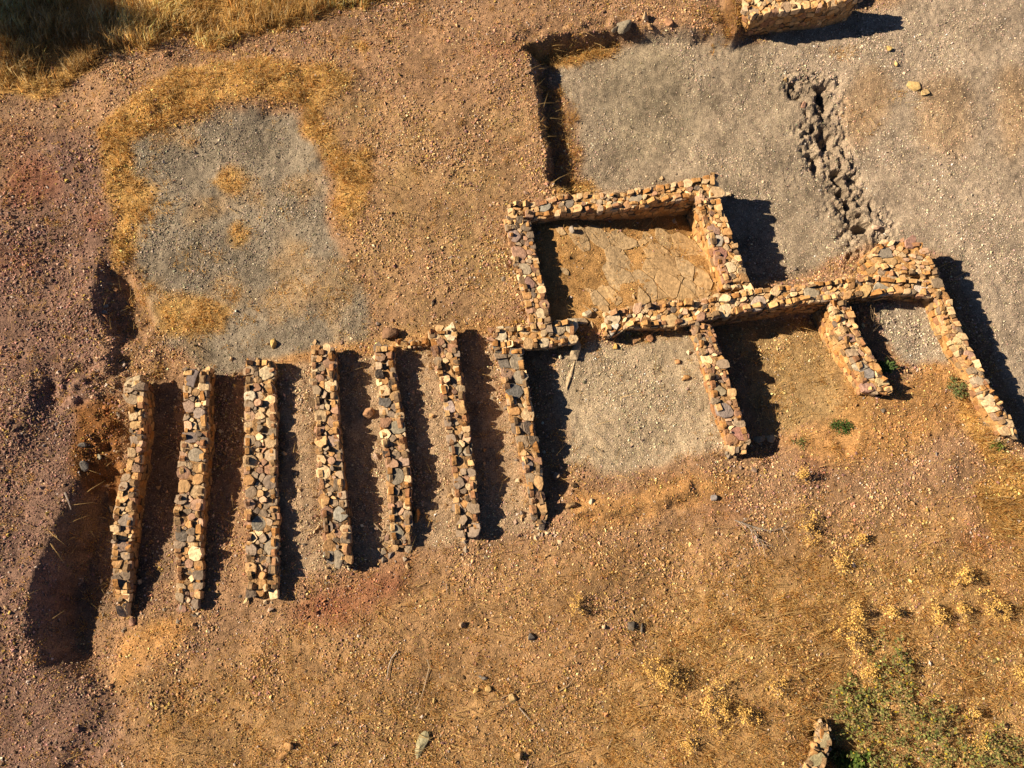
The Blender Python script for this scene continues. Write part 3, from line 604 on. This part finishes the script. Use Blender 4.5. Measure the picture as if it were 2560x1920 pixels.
wall("right_boundary_wall", "thin wall slanting down the right edge, casting a dark shadow to its right", WC, [.76,.75,.73,.68,.55], MIXE, 16, caps=[(2117,824,.16,(.42,.34,.25)),(2052,768,.12,(.5,.36,.2)),(2099,762,.12,(.42,.27,.2)),(2133,862,.13,CR),(2050,745,.11,(.56,.44,.24)),(2160,905,.16,(.36,.25,.17))])
WT = [(1611,-6,22),(1625,-2,37),(1650,-8,31),(1680,-12,26),(1740,-18,19),(1790,-24,14),(1835,-30,2),(1862,-34,-6)]
wall("high_wall", "tall wall at the top edge with a black shaded face above grey gravel", WT, [.68,.70,.72,.74], MIXE, 17, horiz=True, caps=[(1632,22,.14,(.45,.33,.22)),(1700,14,.12,(.42,.3,.2))])
wall("low_stone_row", "low line of small stones left of the sixth granary wall", [(858,732,748),(878,738,752),(900,734,750),(924,728,748)], [.50,.52,.52], MIXE, 18, horiz=True, small=(.03,.045), big=(.04,.07), cat="stone row")
wall("sunken_slab_wall", "grey slabs edging a dark hole beside the green bramble", [(1562,1762,1788),(1590,1768,1797),(1610,1755,1800),(1640,1745,1788),(1659,1730,1782),(1690,1710,1780)], [.46,.46,.46], (.6,.0,.2,.2), 19, big=(.2,.3), batter=.02, caps=[(1768,1640,.22,(.34,.30,.18)),(1783,1600,.16,(.34,.29,.18))])

feet = []
for rows, z_, h_ in [(W1,.3,0),(W2,.35,0),(W3,.5,0),(W4,.4,0),(W5,.4,0),(W6,.4,0),(W7,.4,0),(WA,.3,0),(WB,.3,0),(WC,.2,0),(RMW,.4,0),(RME,.2,0)]:
    feet.append(PL([((b+c)/2, a) for a, b, c in rows], z_))
for rows, z_ in [(LONG,.2),(RMN,.3),(WT,0)]: feet.append(PL([(a, (b+c)/2) for a, b, c in rows], z_))
ENDS = [PL([p], .45)[0] for p in [(266,1325),(405,1315),(566,1290),(730,1228),(868,1190),(1008,1155),(1160,1145),(1595,990),(1895,870),(2190,950),(1250,735),(1300,730)]]
def foot_sel(x, y):
    d = np.full(x.shape, 9.)
    for ln in feet: d = np.minimum(d, ldist(x, y, ln))
    t = np.exp(-((d-.32)/.16)**2)*.10
    for e in ENDS: t = t+.5*np.exp(-((x-e[0])**2+(y-e[1])**2)/.05)
    return t
def rubcol(x, y, r):
    m = len(x); P_ = np.vstack([PAL[k] for k in ('grey', 'mauve', 'ochre', 'ochre', 'cream')]); return P_[r.integers(0, len(P_), m)]*r.uniform(.8, 1.2, (m, 1))
pebbles("fallen_rubble", int(AREA*90), foot_sel, lambda x, y, r: r.uniform(.025, .06, len(x)), rubcol, "small broken stones fallen around the feet and ends of the walls", 141, sink=.2)

# ------------------------------------------------------------------ loose stones, one by one
def boulder(name, label, px, py, sx, sy, sz, col, rot=0, seed=0, group=None, cat="stone", lift=.25, z=None, tilt=0):
    rnd = np.random.default_rng(seed+900); g = G(px, py)
    bm = bmesh.new()
    for _ in range(11):
        d = rnd.normal(0, 1, 3); d /= np.linalg.norm(d); d = np.sign(d)*np.abs(d)**.8
        bm.verts.new((d[0]*sx, d[1]*sy, d[2]*sz))
    r = bmesh.ops.convex_hull(bm, input=bm.verts); bmesh.ops.delete(bm, geom=[e for e in r['geom_interior'] if isinstance(e, bmesh.types.BMVert)], context='VERTS')
    bmesh.ops.bevel(bm, geom=bm.edges[:], offset=min(sx, sy, sz)*.12, segments=1, affect='EDGES')
    me = bpy.data.meshes.new(name); bm.to_mesh(me); bm.free()
    ca = me.color_attributes.new("tint", 'FLOAT_COLOR', 'POINT')
    c4 = np.ones((len(me.vertices), 4), np.float32); c4[:, :3] = col; c4[:, :3] *= rnd.uniform(.9, 1.1, (len(me.vertices), 1)); ca.data.foreach_set("color", c4.ravel())
    me.materials.append(M_STONE)
    o = bpy.data.objects.new(name, me); SC.collection.objects.link(o); o.location = (g[0], g[1], (g[2] if z is None else z)+sz*lift)
    o.rotation_euler = (math.radians(tilt), 0, math.radians(rot)); tag(o, label, cat, group); return o
LS = [("boulder","dark earthy boulder left of the granary's low stone row",842,722,.22,.15,.15,(.22,.13,.08),5),
 ("loose_stone","wide grey block, leftmost of the stones on the top bank",1347,60,.22,.17,.14,(.24,.21,.16),20),
 ("loose_stone","tan upright stone pointing up near the dry tufts at the top",1391,42,.11,.14,.16,(.50,.36,.22),80),
 ("loose_stone","small tawny stone just below the upright pointed stone at the top",1404,62,.08,.10,.10,(.46,.29,.15),60),
 ("loose_stone","rounded orange stone, rightmost of the stones on the top bank",1444,48,.13,.12,.12,(.48,.27,.16),10),
 ("loose_stone","thin slab leaning against the grey block at the top bank",1330,64,.14,.05,.08,(.34,.28,.2),40),
 ("loose_stone","flat blue grey stone, upper one of a pair in the left hollow",226,663,.11,.055,.04,(.30,.29,.26),15),
 ("loose_stone","flat blue grey stone, lower one of a pair in the left hollow",224,675,.12,.055,.045,(.27,.26,.24),20),
 ("loose_stone","small red stone under the pair of flat stones in the left hollow",227,686,.06,.06,.07,(.42,.22,.13),0),
 ("loose_stone","buff flat stone at the upper rim of the left hollow",240,612,.11,.05,.04,(.36,.25,.14),0),
 ("loose_stone","orange wedge stone below the rim of the left hollow",250,627,.09,.07,.06,(.38,.20,.10),-15),
 ("loose_stone","dark grey stone half buried left of the first granary wall",180,962,.10,.08,.07,(.17,.155,.14),30),
 ("loose_stone","greenish round stone, uppermost of three beside the brown dirt",213,988,.07,.07,.05,(.28,.26,.2),30),
 ("loose_stone","pale small stone, lowest of three beside the brown dirt",187,1014,.06,.05,.05,(.36,.32,.26),30),
 ("slab","dark flat slab in the gravel left of the brown dirt",181,962+45,.16,.11,.06,(.15,.14,.13),-30),
 ("slab","long thin tan slab lying in the wide gravel room near the granary",1232,808,.05,.42,.03,(.46,.36,.24),-14),
 ("slab","pointed slab leaning by the broken wall stub",1243,758,.13,.26,.10,(.40,.32,.22),-12),
 ("loose_stone","pale round stone on the doorway sill of the stone room",1268,680,.12,.10,.10,(.55,.46,.33),0),
 ("loose_stone","brown flat stone beside the doorway gap",1254,694,.18,.11,.08,(.36,.27,.18),-20),
 ("loose_stone","orange block under the long wall near the doorway",1372,734,.14,.09,.08,(.48,.28,.14),25),
 ("loose_stone","rusty stone right of the orange block below the long wall",1402,733,.10,.10,.09,(.36,.19,.10),0),
 ("loose_stone","small yellow stone on gravel below the doorway",1328,750,.07,.09,.06,(.55,.36,.12),10),
 ("loose_stone","small rusty lump at the right of the wide gravel room",1463,782,.08,.06,.05,(.42,.23,.11),10),
 ("loose_stone","larger rusty lump at the right of the wide gravel room",1480,817,.10,.09,.05,(.42,.24,.10),40),
 ("loose_stone","brown angular stone between the fourth and fifth granary walls",797,893,.16,.12,.11,(.36,.21,.12),35),
 ("loose_stone","pale pebble between the third and fourth granary walls",615,980,.07,.06,.06,(.50,.37,.22),0),
 ("loose_stone","ochre block protruding from the right foot of the third granary wall",600,1128,.16,.14,.13,(.40,.23,.11),35),
 ("slab","orange shale slab standing at the foot of the fifth granary wall",902,1115,.05,.20,.14,(.50,.25,.08),-12),
 ("loose_stone","grey brown stone beside the end of the seventh granary wall",1202,1028,.11,.09,.09,(.32,.24,.17),0),
 ("loose_stone","pale flat stone on ochre soil below the wide gravel room",1281,1082,.12,.07,.05,(.42,.38,.28),35),
 ("loose_stone","brown stone half sunk in ochre soil below the wide gravel room",1232,1090,.15,.09,.10,(.34,.22,.11),0),
 ("loose_stone","round grey stone on the grass below the cross wall",1541,1076,.09,.08,.07,(.22,.20,.20),0),
 ("loose_stone","yellow upright slab by the grass under the left gravel field",592,742,.07,.16,.07,(.58,.40,.15),8),
 ("loose_stone","yellow stone, topmost in the right gravel field",1917,106,.12,.08,.06,(.60,.42,.16),0),
 ("loose_stone","pale yellow stone second from the top in the right gravel field",1937,137,.06,.09,.05,(.60,.44,.20),0),
 ("loose_stone","broad yellow rock in the right gravel field",1974,186,.19,.15,.06,(.58,.42,.19),-20),
 ("loose_stone","flat tan rock below the broad yellow rock in the right gravel field",1999,201,.16,.09,.06,(.50,.36,.18),20),
 ("loose_stone","pink stone at the lower end of the churned gravel",1893,492,.13,.07,.06,(.52,.36,.27),-10),
 ("loose_stone","red stone in the middle of the churned gravel",1735,226,.11,.11,.06,(.42,.25,.18),10),
 ("loose_stone","small yellow stone at the top of the churned gravel",1697,172,.07,.07,.05,(.52,.36,.17),0),
 ("loose_stone","tan pebble touching the left side of the broad pier",1884,572,.10,.05,.05,(.58,.46,.27),10),
 ("slab","long grey green slab flat in the grass at the bottom edge",912,1608,.13,.28,.05,(.30,.28,.18),-22),
 ("loose_stone","orange block, largest stone of the lower left grass",625,1610,.10,.11,.08,(.46,.27,.12),0),
 ("loose_stone","flat orange stone below the largest block in the lower left grass",612,1632,.13,.06,.05,(.44,.25,.11),20),
 ("loose_stone","dark oval stone in the gravel under the sixth granary wall",1146,1374,.09,.10,.08,(.16,.14,.125),40),
 ("loose_stone","tan square stone in the gravel left of the dark oval stone",1001,1349,.10,.08,.07,(.40,.27,.16),0),
 ("loose_stone","black lump, left one of a pair on open gravel",1363,1352,.10,.11,.06,(.12,.105,.09),0),
 ("loose_stone","black lump, right one of a pair on open gravel",1388,1356,.07,.12,.07,(.12,.105,.09),0),
 ("loose_stone","small cream stone with a dark shadow right of the lone yellow bush",1304,1352,.06,.06,.06,(.58,.44,.28),0),
 ("loose_stone","grey oval cobble by sticks in the lower middle",1044,1463,.10,.05,.05,(.19,.175,.16),-12),
 ("loose_stone","ochre pebble, left one of two in the lower middle grass",1028,1494,.07,.09,.05,(.52,.35,.14),-25),
 ("loose_stone","ochre pebble, right one of two in the lower middle grass",1055,1488,.07,.07,.06,(.52,.35,.15),40),
 ("loose_stone","tan long stone in the bottom grass beside a pale stick",1108,1511,.09,.13,.06,(.46,.33,.16),20),
 ("loose_stone","orange stone at the bottom with a hole of shadow beside it",1118,1632,.12,.09,.09,(.45,.28,.13),0),
 ("loose_stone","pale stone lying at the lower foot of the third granary wall",534,1297,.07,.11,.07,(.56,.44,.24),-20),
 ("loose_stone","red flat stone at the crumbled end of the second granary wall",393,1316,.12,.10,.07,(.32,.19,.14),-30),
 ("loose_stone","pinkish stone in shade under the first granary wall's end",287,1342,.09,.11,.08,(.36,.21,.15),0),
 ("loose_stone","grey stone in the row closing the shaded room",1637,950,.14,.08,.08,(.34,.30,.22),10),
 ("loose_stone","cream stone ending the row that closes the shaded room",1664,948,.11,.10,.08,(.50,.40,.26),0),
 ("loose_stone","grey wedge standing in the shade by the room's upper wall",1234,497,.06,.11,.10,(.36,.32,.28),20)]
for i, (nm, lb, px, py, sx, sy, sz, col, rot) in enumerate(LS):
    boulder(nm, lb, px, py, sx*.9, sy*.9, sz, col, rot, i, cat="slab" if nm == "slab" else ("boulder" if nm == "boulder" else "stone"), lift=.35)

# bedrock floor of the room: thin broken slabs
def bedrock():
    rnd = np.random.default_rng(5); poly = PL([(1195,500),(1490,486),(1545,600),(1560,640),(1400,665),(1300,690),(1215,690)], .4)
    CA, SA = math.cos(-.9), math.sin(-.9); pc = poly.mean(0); cxy = (pc[0]*CA+pc[1]*SA, (-pc[0]*SA+pc[1]*CA)/.55); seeds = []
    for r_, k in ((.42, 120), (.28, 400), (.18, 700), (.10, 900)):
        for _ in range(k):
            x, y = rnd.uniform(-1, 1)*6+cxy[0], rnd.uniform(-1, 1)*6+cxy[1]; r = r_*rnd.uniform(.7, 1.3)
            if all((x-s[0])**2+(y-s[1])**2 > ((r+s[2])*.55)**2 for s in seeds): seeds.append((x, y, r))
    def Fm(p):
        q = p.copy(); q[:, 2] += hzs(q[:, 0], q[:, 1]); return q
    def hzs(x, y): return (hz(x, y)+hz(x+.1, y)+hz(x-.1, y)+hz(x, y+.1)+hz(x, y-.1))/5+.012
    mb = MB(); westx = P(1290, 580, .4)[0]
    for (x, y, r, pl) in pack(seeds, rnd, 1.5, 2.4):
        x, y = (x*CA-y*SA*.55, x*SA+y*CA*.55); pl = [(u*CA-v*SA*.55, u*SA+v*CA*.55) for u, v in pl]
        if sdist(np.array([x]), np.array([y]), poly)[0] < r*.2: continue
        if x < westx and rnd.random() < .65: continue
        if rnd.random() < .04: continue
        col = np.array([(.43,.305,.17),(.41,.295,.17),(.45,.31,.165),(.40,.29,.17),(.44,.30,.16)])[rnd.integers(5)]*rnd.uniform(.95, 1.04)
        stone_mesh(mb, Fm, x, y, r, pl, col, rnd, dep=.06, rise=.006, tilt=.035, bev=.015, dome=.0)
    # stone_mesh lifts tops with radius; flatten
    o = mb.build("bedrock", M_STONE); tag(o, kind="structure")
bedrock()
exec_plants = True

# ------------------------------------------------------------------ plants
def tube(mb, p, r, col, k=4):
    p = [np.array(q, float) for q in p]; vs = []
    for i, q in enumerate(p):
        d = p[min(i+1, len(p)-1)]-p[max(i-1, 0)]; d /= np.linalg.norm(d)+1e-9
        a = np.cross(d, [0, 0, 1.0]) if abs(d[2]) < .9 else np.cross(d, [1.0, 0, 0]); a /= np.linalg.norm(a); b = np.cross(d, a)
        rr = r[i] if np.ndim(r) else r*(1-.6*i/(len(p)-1))
        for j in range(k): t = 6.283*j/k; vs.append(q+rr*(a*math.cos(t)+b*math.sin(t)))
    f = [(i*k+j, i*k+(j+1) % k, (i+1)*k+(j+1) % k, (i+1)*k+j) for i in range(len(p)-1) for j in range(k)]
    f.append(tuple(range(k))[::-1]); f.append(tuple(range((len(p)-1)*k, len(p)*k)))
    mb.add(vs, f, col)
def dry_bush(label, px, py, rad, hgt, seed, dens=1.0):
    rnd = np.random.default_rng(seed); g = G(px, py); o3 = tuple(float(c) for c in g)
    root = empty("dry_bush", g); tag(root, label, "bush", "yellow dried bushes on the slope")
    st = MB(); hd = MB()
    n = int(26*dens*(rad/.2)**1.4)+9; lob = rnd.random(5)*6.283
    for _ in range(n):
        a = rnd.random()*6.283; rr = rad*math.sqrt(rnd.random())*(.75+.35*math.sin(2*a+lob[0])+.2*math.sin(3*a+lob[1])); zz = hgt*(1-.5*min(1, (rr/rad)**2))*rnd.uniform(.5, 1.1)
        tip = g+np.array([rr*math.cos(a), rr*math.sin(a), zz]); mid = g+(tip-g)*.5+np.array([0, 0, hgt*.12])+rnd.normal(0, .015, 3)
        tube(st, [g+rnd.normal(0, .02, 3)*[1, 1, 0], mid, tip], .004, (.30, .21, .14), 3)
        if rnd.random() < .25:
            tube(st, [mid, tip+rnd.normal(0, .07, 3)], .003, (.34, .25, .17), 3); continue
        base_c = np.array([.98, .64, .20])*rnd.uniform(.7, 1.1)
        for _ in range(rnd.integers(12, 26)):
            q = tip+rnd.normal(0, .034, 3)*[1, 1, .8]+[0, 0, .02]; sz = rnd.uniform(.008, .022); u = rnd.normal(0, 1, 3); u /= np.linalg.norm(u); w = np.cross(u, rnd.normal(0, 1, 3)); w /= np.linalg.norm(w)+1e-9
            hd.add([q-u*sz, q+w*sz*rnd.uniform(.3, .8), q+u*sz*rnd.uniform(.6, 1.2), q-w*sz*rnd.uniform(.3, .8)], [(0, 1, 2, 3)], base_c*rnd.uniform(.8, 1.2))
    st.build("branches", M_WOOD, root, o3); tag(hd.build("seed_heads", M_LEAF, root, o3), kind="stuff")
DB = [("lone round yellow bush on open gravel right of centre bottom",1243,1308,.17,.26,1),
 ("wide yellow bush on the lower slope with grey twigs inside",1432,1457,.36,.24,1.0),
 ("large yellow bush low on the slope, left of the bramble",1540,1525,.45,.30,1.0),
 ("small yellow bush touching the right side of the large low bush",1600,1545,.28,.2,.9),
 ("small yellow bush below the shaded room with a black shadow",1727,1026,.13,.24,1),
 ("yellow bush beside the grey dead branches",1738,1135,.30,.22,.7),
 ("tiny yellow bush right of the dead branches",1853,1166,.12,.15,.9),
 ("sparse yellow bush on straw above the mid slope",1812,1216,.2,.2,.5),
 ("tall yellow bush on the right slope left of the lying straw gap",1838,1320,.2,.26,1.1),
 ("small bright yellow bush right of the tall bush",1918,1320,.12,.24,1.2),
 ("broad low yellow bush under the tall bush on the right slope",1840,1372,.42,.2,1.0),
 ("pale yellow bush highest on the far right slope",2073,1245,.2,.25,1.3),
 ("yellow bush with dark twigs on the far right slope",2135,1308,.3,.24,1.0),
 ("yellow bush between the two right slope bushes",2022,1325,.22,.2,.9),
 ("tan bush in the grass under the far right bushes",2075,1318,.2,.15,.7),
 ("thin sparse yellow bush right of the wide yellow bush, on straw",1675,1478,.26,.18,.5),
 ("yellow bush at the left rim of the green bramble",1868,1455,.2,.26,1.2),
 ("yellow bush at the far right edge of the slope",2195,1460,.2,.2,1.0),
 ("small yellow bush right of the green bramble",2095,1536,.16,.18,.8),
 ("yellow bush above the right bramble clump",2110,1600,.18,.18,.8),
 ("scrubby bush at the bottom edge left of the slab wall",1490,1600,.2,.15,.6)]
for i, (lb, px, py, rad, hg, dn_) in enumerate(DB): dry_bush(lb, px, py, rad, hg, 300+i, dn_)

def bramble(name, label, px, py, rx, ry, hgt, seed, n, cols, ls=(.018, .034), cat="bush", group=None, ylw=.06):
    rnd = np.random.default_rng(seed); g = G(px, py); o3 = tuple(float(c) for c in g)
    root = empty(name, g); tag(root, label, cat, group); st = MB(); V = []; C = []
    for _ in range(int(n/16)+3):
        a = rnd.random()*6.283; rr = math.sqrt(rnd.random()); x, y = g[0]+rr*rx*math.cos(a), g[1]+rr*ry*math.sin(a)
        z0 = float(hz(x, y)); top = hgt*(1.05-.6*rr*rr)*rnd.uniform(.5, 1.1)
        d = rnd.random()*6.283; ln = rnd.uniform(.1, .3)*min(1, rx/.4)
        p = [np.array([x, y, z0]), np.array([x+.3*ln*math.cos(d), y+.3*ln*math.sin(d), z0+top*.8]), np.array([x+ln*math.cos(d), y+ln*math.sin(d), z0+top])]
        tube(st, p, .005, (.20, .15, .09), 3)
        for _ in range(16):
            t = rnd.random(); q = (p[0]*(1-t)+p[1]*t) if t < .5 and rnd.random() < .4 else (p[1]*(1-t)+p[2]*t)
            q = q+rnd.normal(0, .03, 3); s = rnd.uniform(*ls); u = rnd.normal(0, 1, 3); u[2] *= .4; u /= np.linalg.norm(u)
            nrm = rnd.normal(0, .5, 3)+[0, 0, 1]; w = np.cross(nrm, u); w /= np.linalg.norm(w)+1e-9
            V += [q-u*s, q+w*s*.55, q+u*s, q-w*s*.55]
            c = np.array(cols[rnd.integers(len(cols))])*rnd.uniform(.7, 1.25)
            if rnd.random() < ylw: c = np.array([.50, .38, .03])
            C += [c]*4
    F_ = np.arange(len(V)).reshape(-1, 4)
    fastmesh("leaves", np.array(V), len(F_), 4, F_, M_LEAF, np.array(C), root, o3)
    st.build("stems", M_WOOD, root, o3)
GR = [(.25,.28,.08),(.20,.24,.065),(.33,.32,.11),(.16,.19,.06),(.46,.31,.13),(.40,.31,.13)]
bramble("bramble_bush", "widest green bramble with yellow leaves beside the slab wall", 1935, 1585, 1.15, .75, .30, 401, 3300, GR)
bramble("bramble_bush", "green bramble mixed with yellow bush above the widest bramble", 1920, 1435, .42, .40, .28, 402, 600, GR, ylw=.1)
bramble("bramble_bush", "green bramble in the bottom right corner", 2135, 1625, .60, .36, .3, 403, 900, GR)
bramble("bramble_bush", "left arm of bramble climbing above the dark hole", 1845, 1510, .45, .36, .26, 404, 600, GR)
bramble("green_shrub", "bright narrow leaved green shrub growing in the dark hole", 1832, 1640, .22, .20, .40, 405, 480, [(.12,.20,.03),(.08,.15,.03),(.16,.22,.05)], (.03,.05), ylw=0)
bramble("green_weed", "small dark green weed on ochre soil below the cross wall", 1815, 922, .15, .13, .16, 406, 420, [(.05,.11,.02),(.07,.14,.03)], (.012,.022), ylw=0)
bramble("green_weed", "green thistle like weed at the foot of the short cross wall", 1913, 797, .12, .12, .22, 407, 130, [(.10,.17,.05),(.08,.13,.04)], (.025,.045), ylw=0)
bramble("green_weed", "soft green tuft beside the right boundary wall", 2066, 837, .16, .18, .15, 408, 420, [(.13,.19,.06),(.17,.2,.08),(.3,.22,.09)], (.015,.03), ylw=0)
bramble("green_weed", "tiny green weed in the grass at the far right", 2152, 962, .10, .07, .12, 409, 120, [(.15,.19,.04)], (.015,.03), ylw=0)
bramble("green_weed", "faint green sprig at the lower end of the shaded room", 1732, 955, .14, .09, .08, 410, 120, [(.14,.17,.05)], (.01,.02), ylw=0)

def branch(name, label, pts, r, col, seed, twigs=0, cat="stick", lift=.02, spread=.25):
    rnd = np.random.default_rng(seed); W_ = [G(*p) for p in pts]; W_ = [w+np.array([0, 0, lift+r]) for w in W_]
    mb = MB(); tube(mb, W_, r, col, 5)
    for _ in range(twigs):
        k = rnd.integers(0, len(W_)-1); t = rnd.random(); q = W_[k]*(1-t)+W_[k+1]*t; d = W_[-1]-W_[0]; d /= np.linalg.norm(d)
        a = rnd.choice([-1, 1])*rnd.uniform(.4, 1.1); dd = np.array([d[0]*math.cos(a)-d[1]*math.sin(a), d[0]*math.sin(a)+d[1]*math.cos(a), rnd.uniform(.0, .5)])
        e = q+dd*spread*rnd.uniform(.4, 1.1); tube(mb, [q, (q+e)/2+rnd.normal(0, .015, 3), e], r*.5, col, 3)
    o3 = tuple(float(c) for c in W_[0]); o = mb.build(name, M_WOOD, None, o3); tag(o, label, cat)
PS = (.55, .47, .40)
branch("stick", "pale straight stick on the left gravel slope", [(143,1064),(150,1082),(156,1101)], .018, PS, 1)
branch("stick", "bent pale stick on the lower gravel under the granary", [(858,1406),(846,1422),(840,1440),(836,1465)], .011, PS, 2)
branch("stick", "long thin stick trailing through the lower grass", [(923,1424),(928,1440),(920,1470),(912,1500),(902,1530)], .009, (.48,.38,.26), 3)
branch("stick", "short pale stick beside the tan long stone at the bottom", [(1122,1528),(1132,1540),(1147,1556)], .011, PS, 4)
branch("stick", "thin dark twig upright on the gravel under the fourth granary wall", [(965,1260),(966,1285)], .01, (.30,.24,.2), 5)
branch("stick", "curved grey stick below the fourth granary wall's shadow", [(806,1128),(828,1150),(822,1170),(796,1181)], .012, (.36,.27,.18), 6)
branch("stick", "short stick in the bottom grass near the dark gap", [(1323,1593),(1310,1618)], .010, (.42,.32,.22), 7)
branch("stick", "brown twig lying right of the grey oval cobble", [(1082,1508),(1100,1500),(1118,1492)], .009, (.36,.27,.18), 8)
branch("stick", "thin twig slanting through gravel beside dark lumps", [(1208,1492),(1228,1480),(1240,1462)], .009, (.34,.26,.18), 9)
branch("dead_branch", "grey forked dead branch beside the yellow bush on the right slope", [(1585,1124),(1625,1138),(1660,1147),(1695,1140)], .010, (.38,.33,.28), 10, 16, "branch", .05)
branch("dead_branch", "grey dead branch reaching down toward the gravel", [(1612,1134),(1632,1158),(1652,1185)], .008, (.42,.36,.31), 11, 12, "branch", .04)
branch("dead_branch", "leafless dead twig standing in shade beside the short cross wall", [(1873,735),(1882,700),(1884,662)], .010, (.30,.22,.14), 12, 22, "branch", .1, .3)

# pine that throws the dark shade at the top left (it stands just outside the picture)
def tree():
    g = P(40, 35, .4)+np.array([-5.0, .85, 0]); o3 = tuple(float(c) for c in g); rnd = np.random.default_rng(12)
    root = empty("pine_tree", g); tag(root, "pine tree standing beyond the upper left corner that shades the grass", "tree")
    tr = MB(); tube(tr, [g, g+[.1, .05, 1.5], g+[0, .1, 3.2], g+[.05, 0, 4.6]], [.16, .13, .09, .03], (.20, .13, .09), 8)
    V = []; cl = []
    for i in range(70):
        z = rnd.uniform(1.6, 4.7); a = rnd.random()*6.283; L = rnd.uniform(.5, 1.7)*(1.15-.8*abs((z-3)/2.4))
        e = g+np.array([L*math.cos(a), L*math.sin(a)*.8, z+rnd.uniform(0, .3)]); tube(tr, [g+[0, 0, z-.2], (g+[0, 0, z]+e)/2, e], .03, (.20, .13, .09), 4)
        for _ in range(220):
            q = g+[0, 0, z]+(e-g-[0, 0, z])*rnd.uniform(.3, 1.1)+rnd.normal(0, .16, 3); u = rnd.normal(0, 1, 3); u /= np.linalg.norm(u); w = np.cross(u, rnd.normal(0, 1, 3)); w /= np.linalg.norm(w)
            V += [q, q+u*.14+w*.02, q+u*.18, q+u*.09-w*.03]; cl += [np.array([.05, .09, .03])*rnd.uniform(.7, 1.3)]*4
    F_ = np.arange(len(V)).reshape(-1, 4)
    tr.build("trunk", M_WOOD, root, o3); fastmesh("crown", np.array(V), len(F_), 4, F_, M_LEAF, np.array(cl), root, o3)
tree()
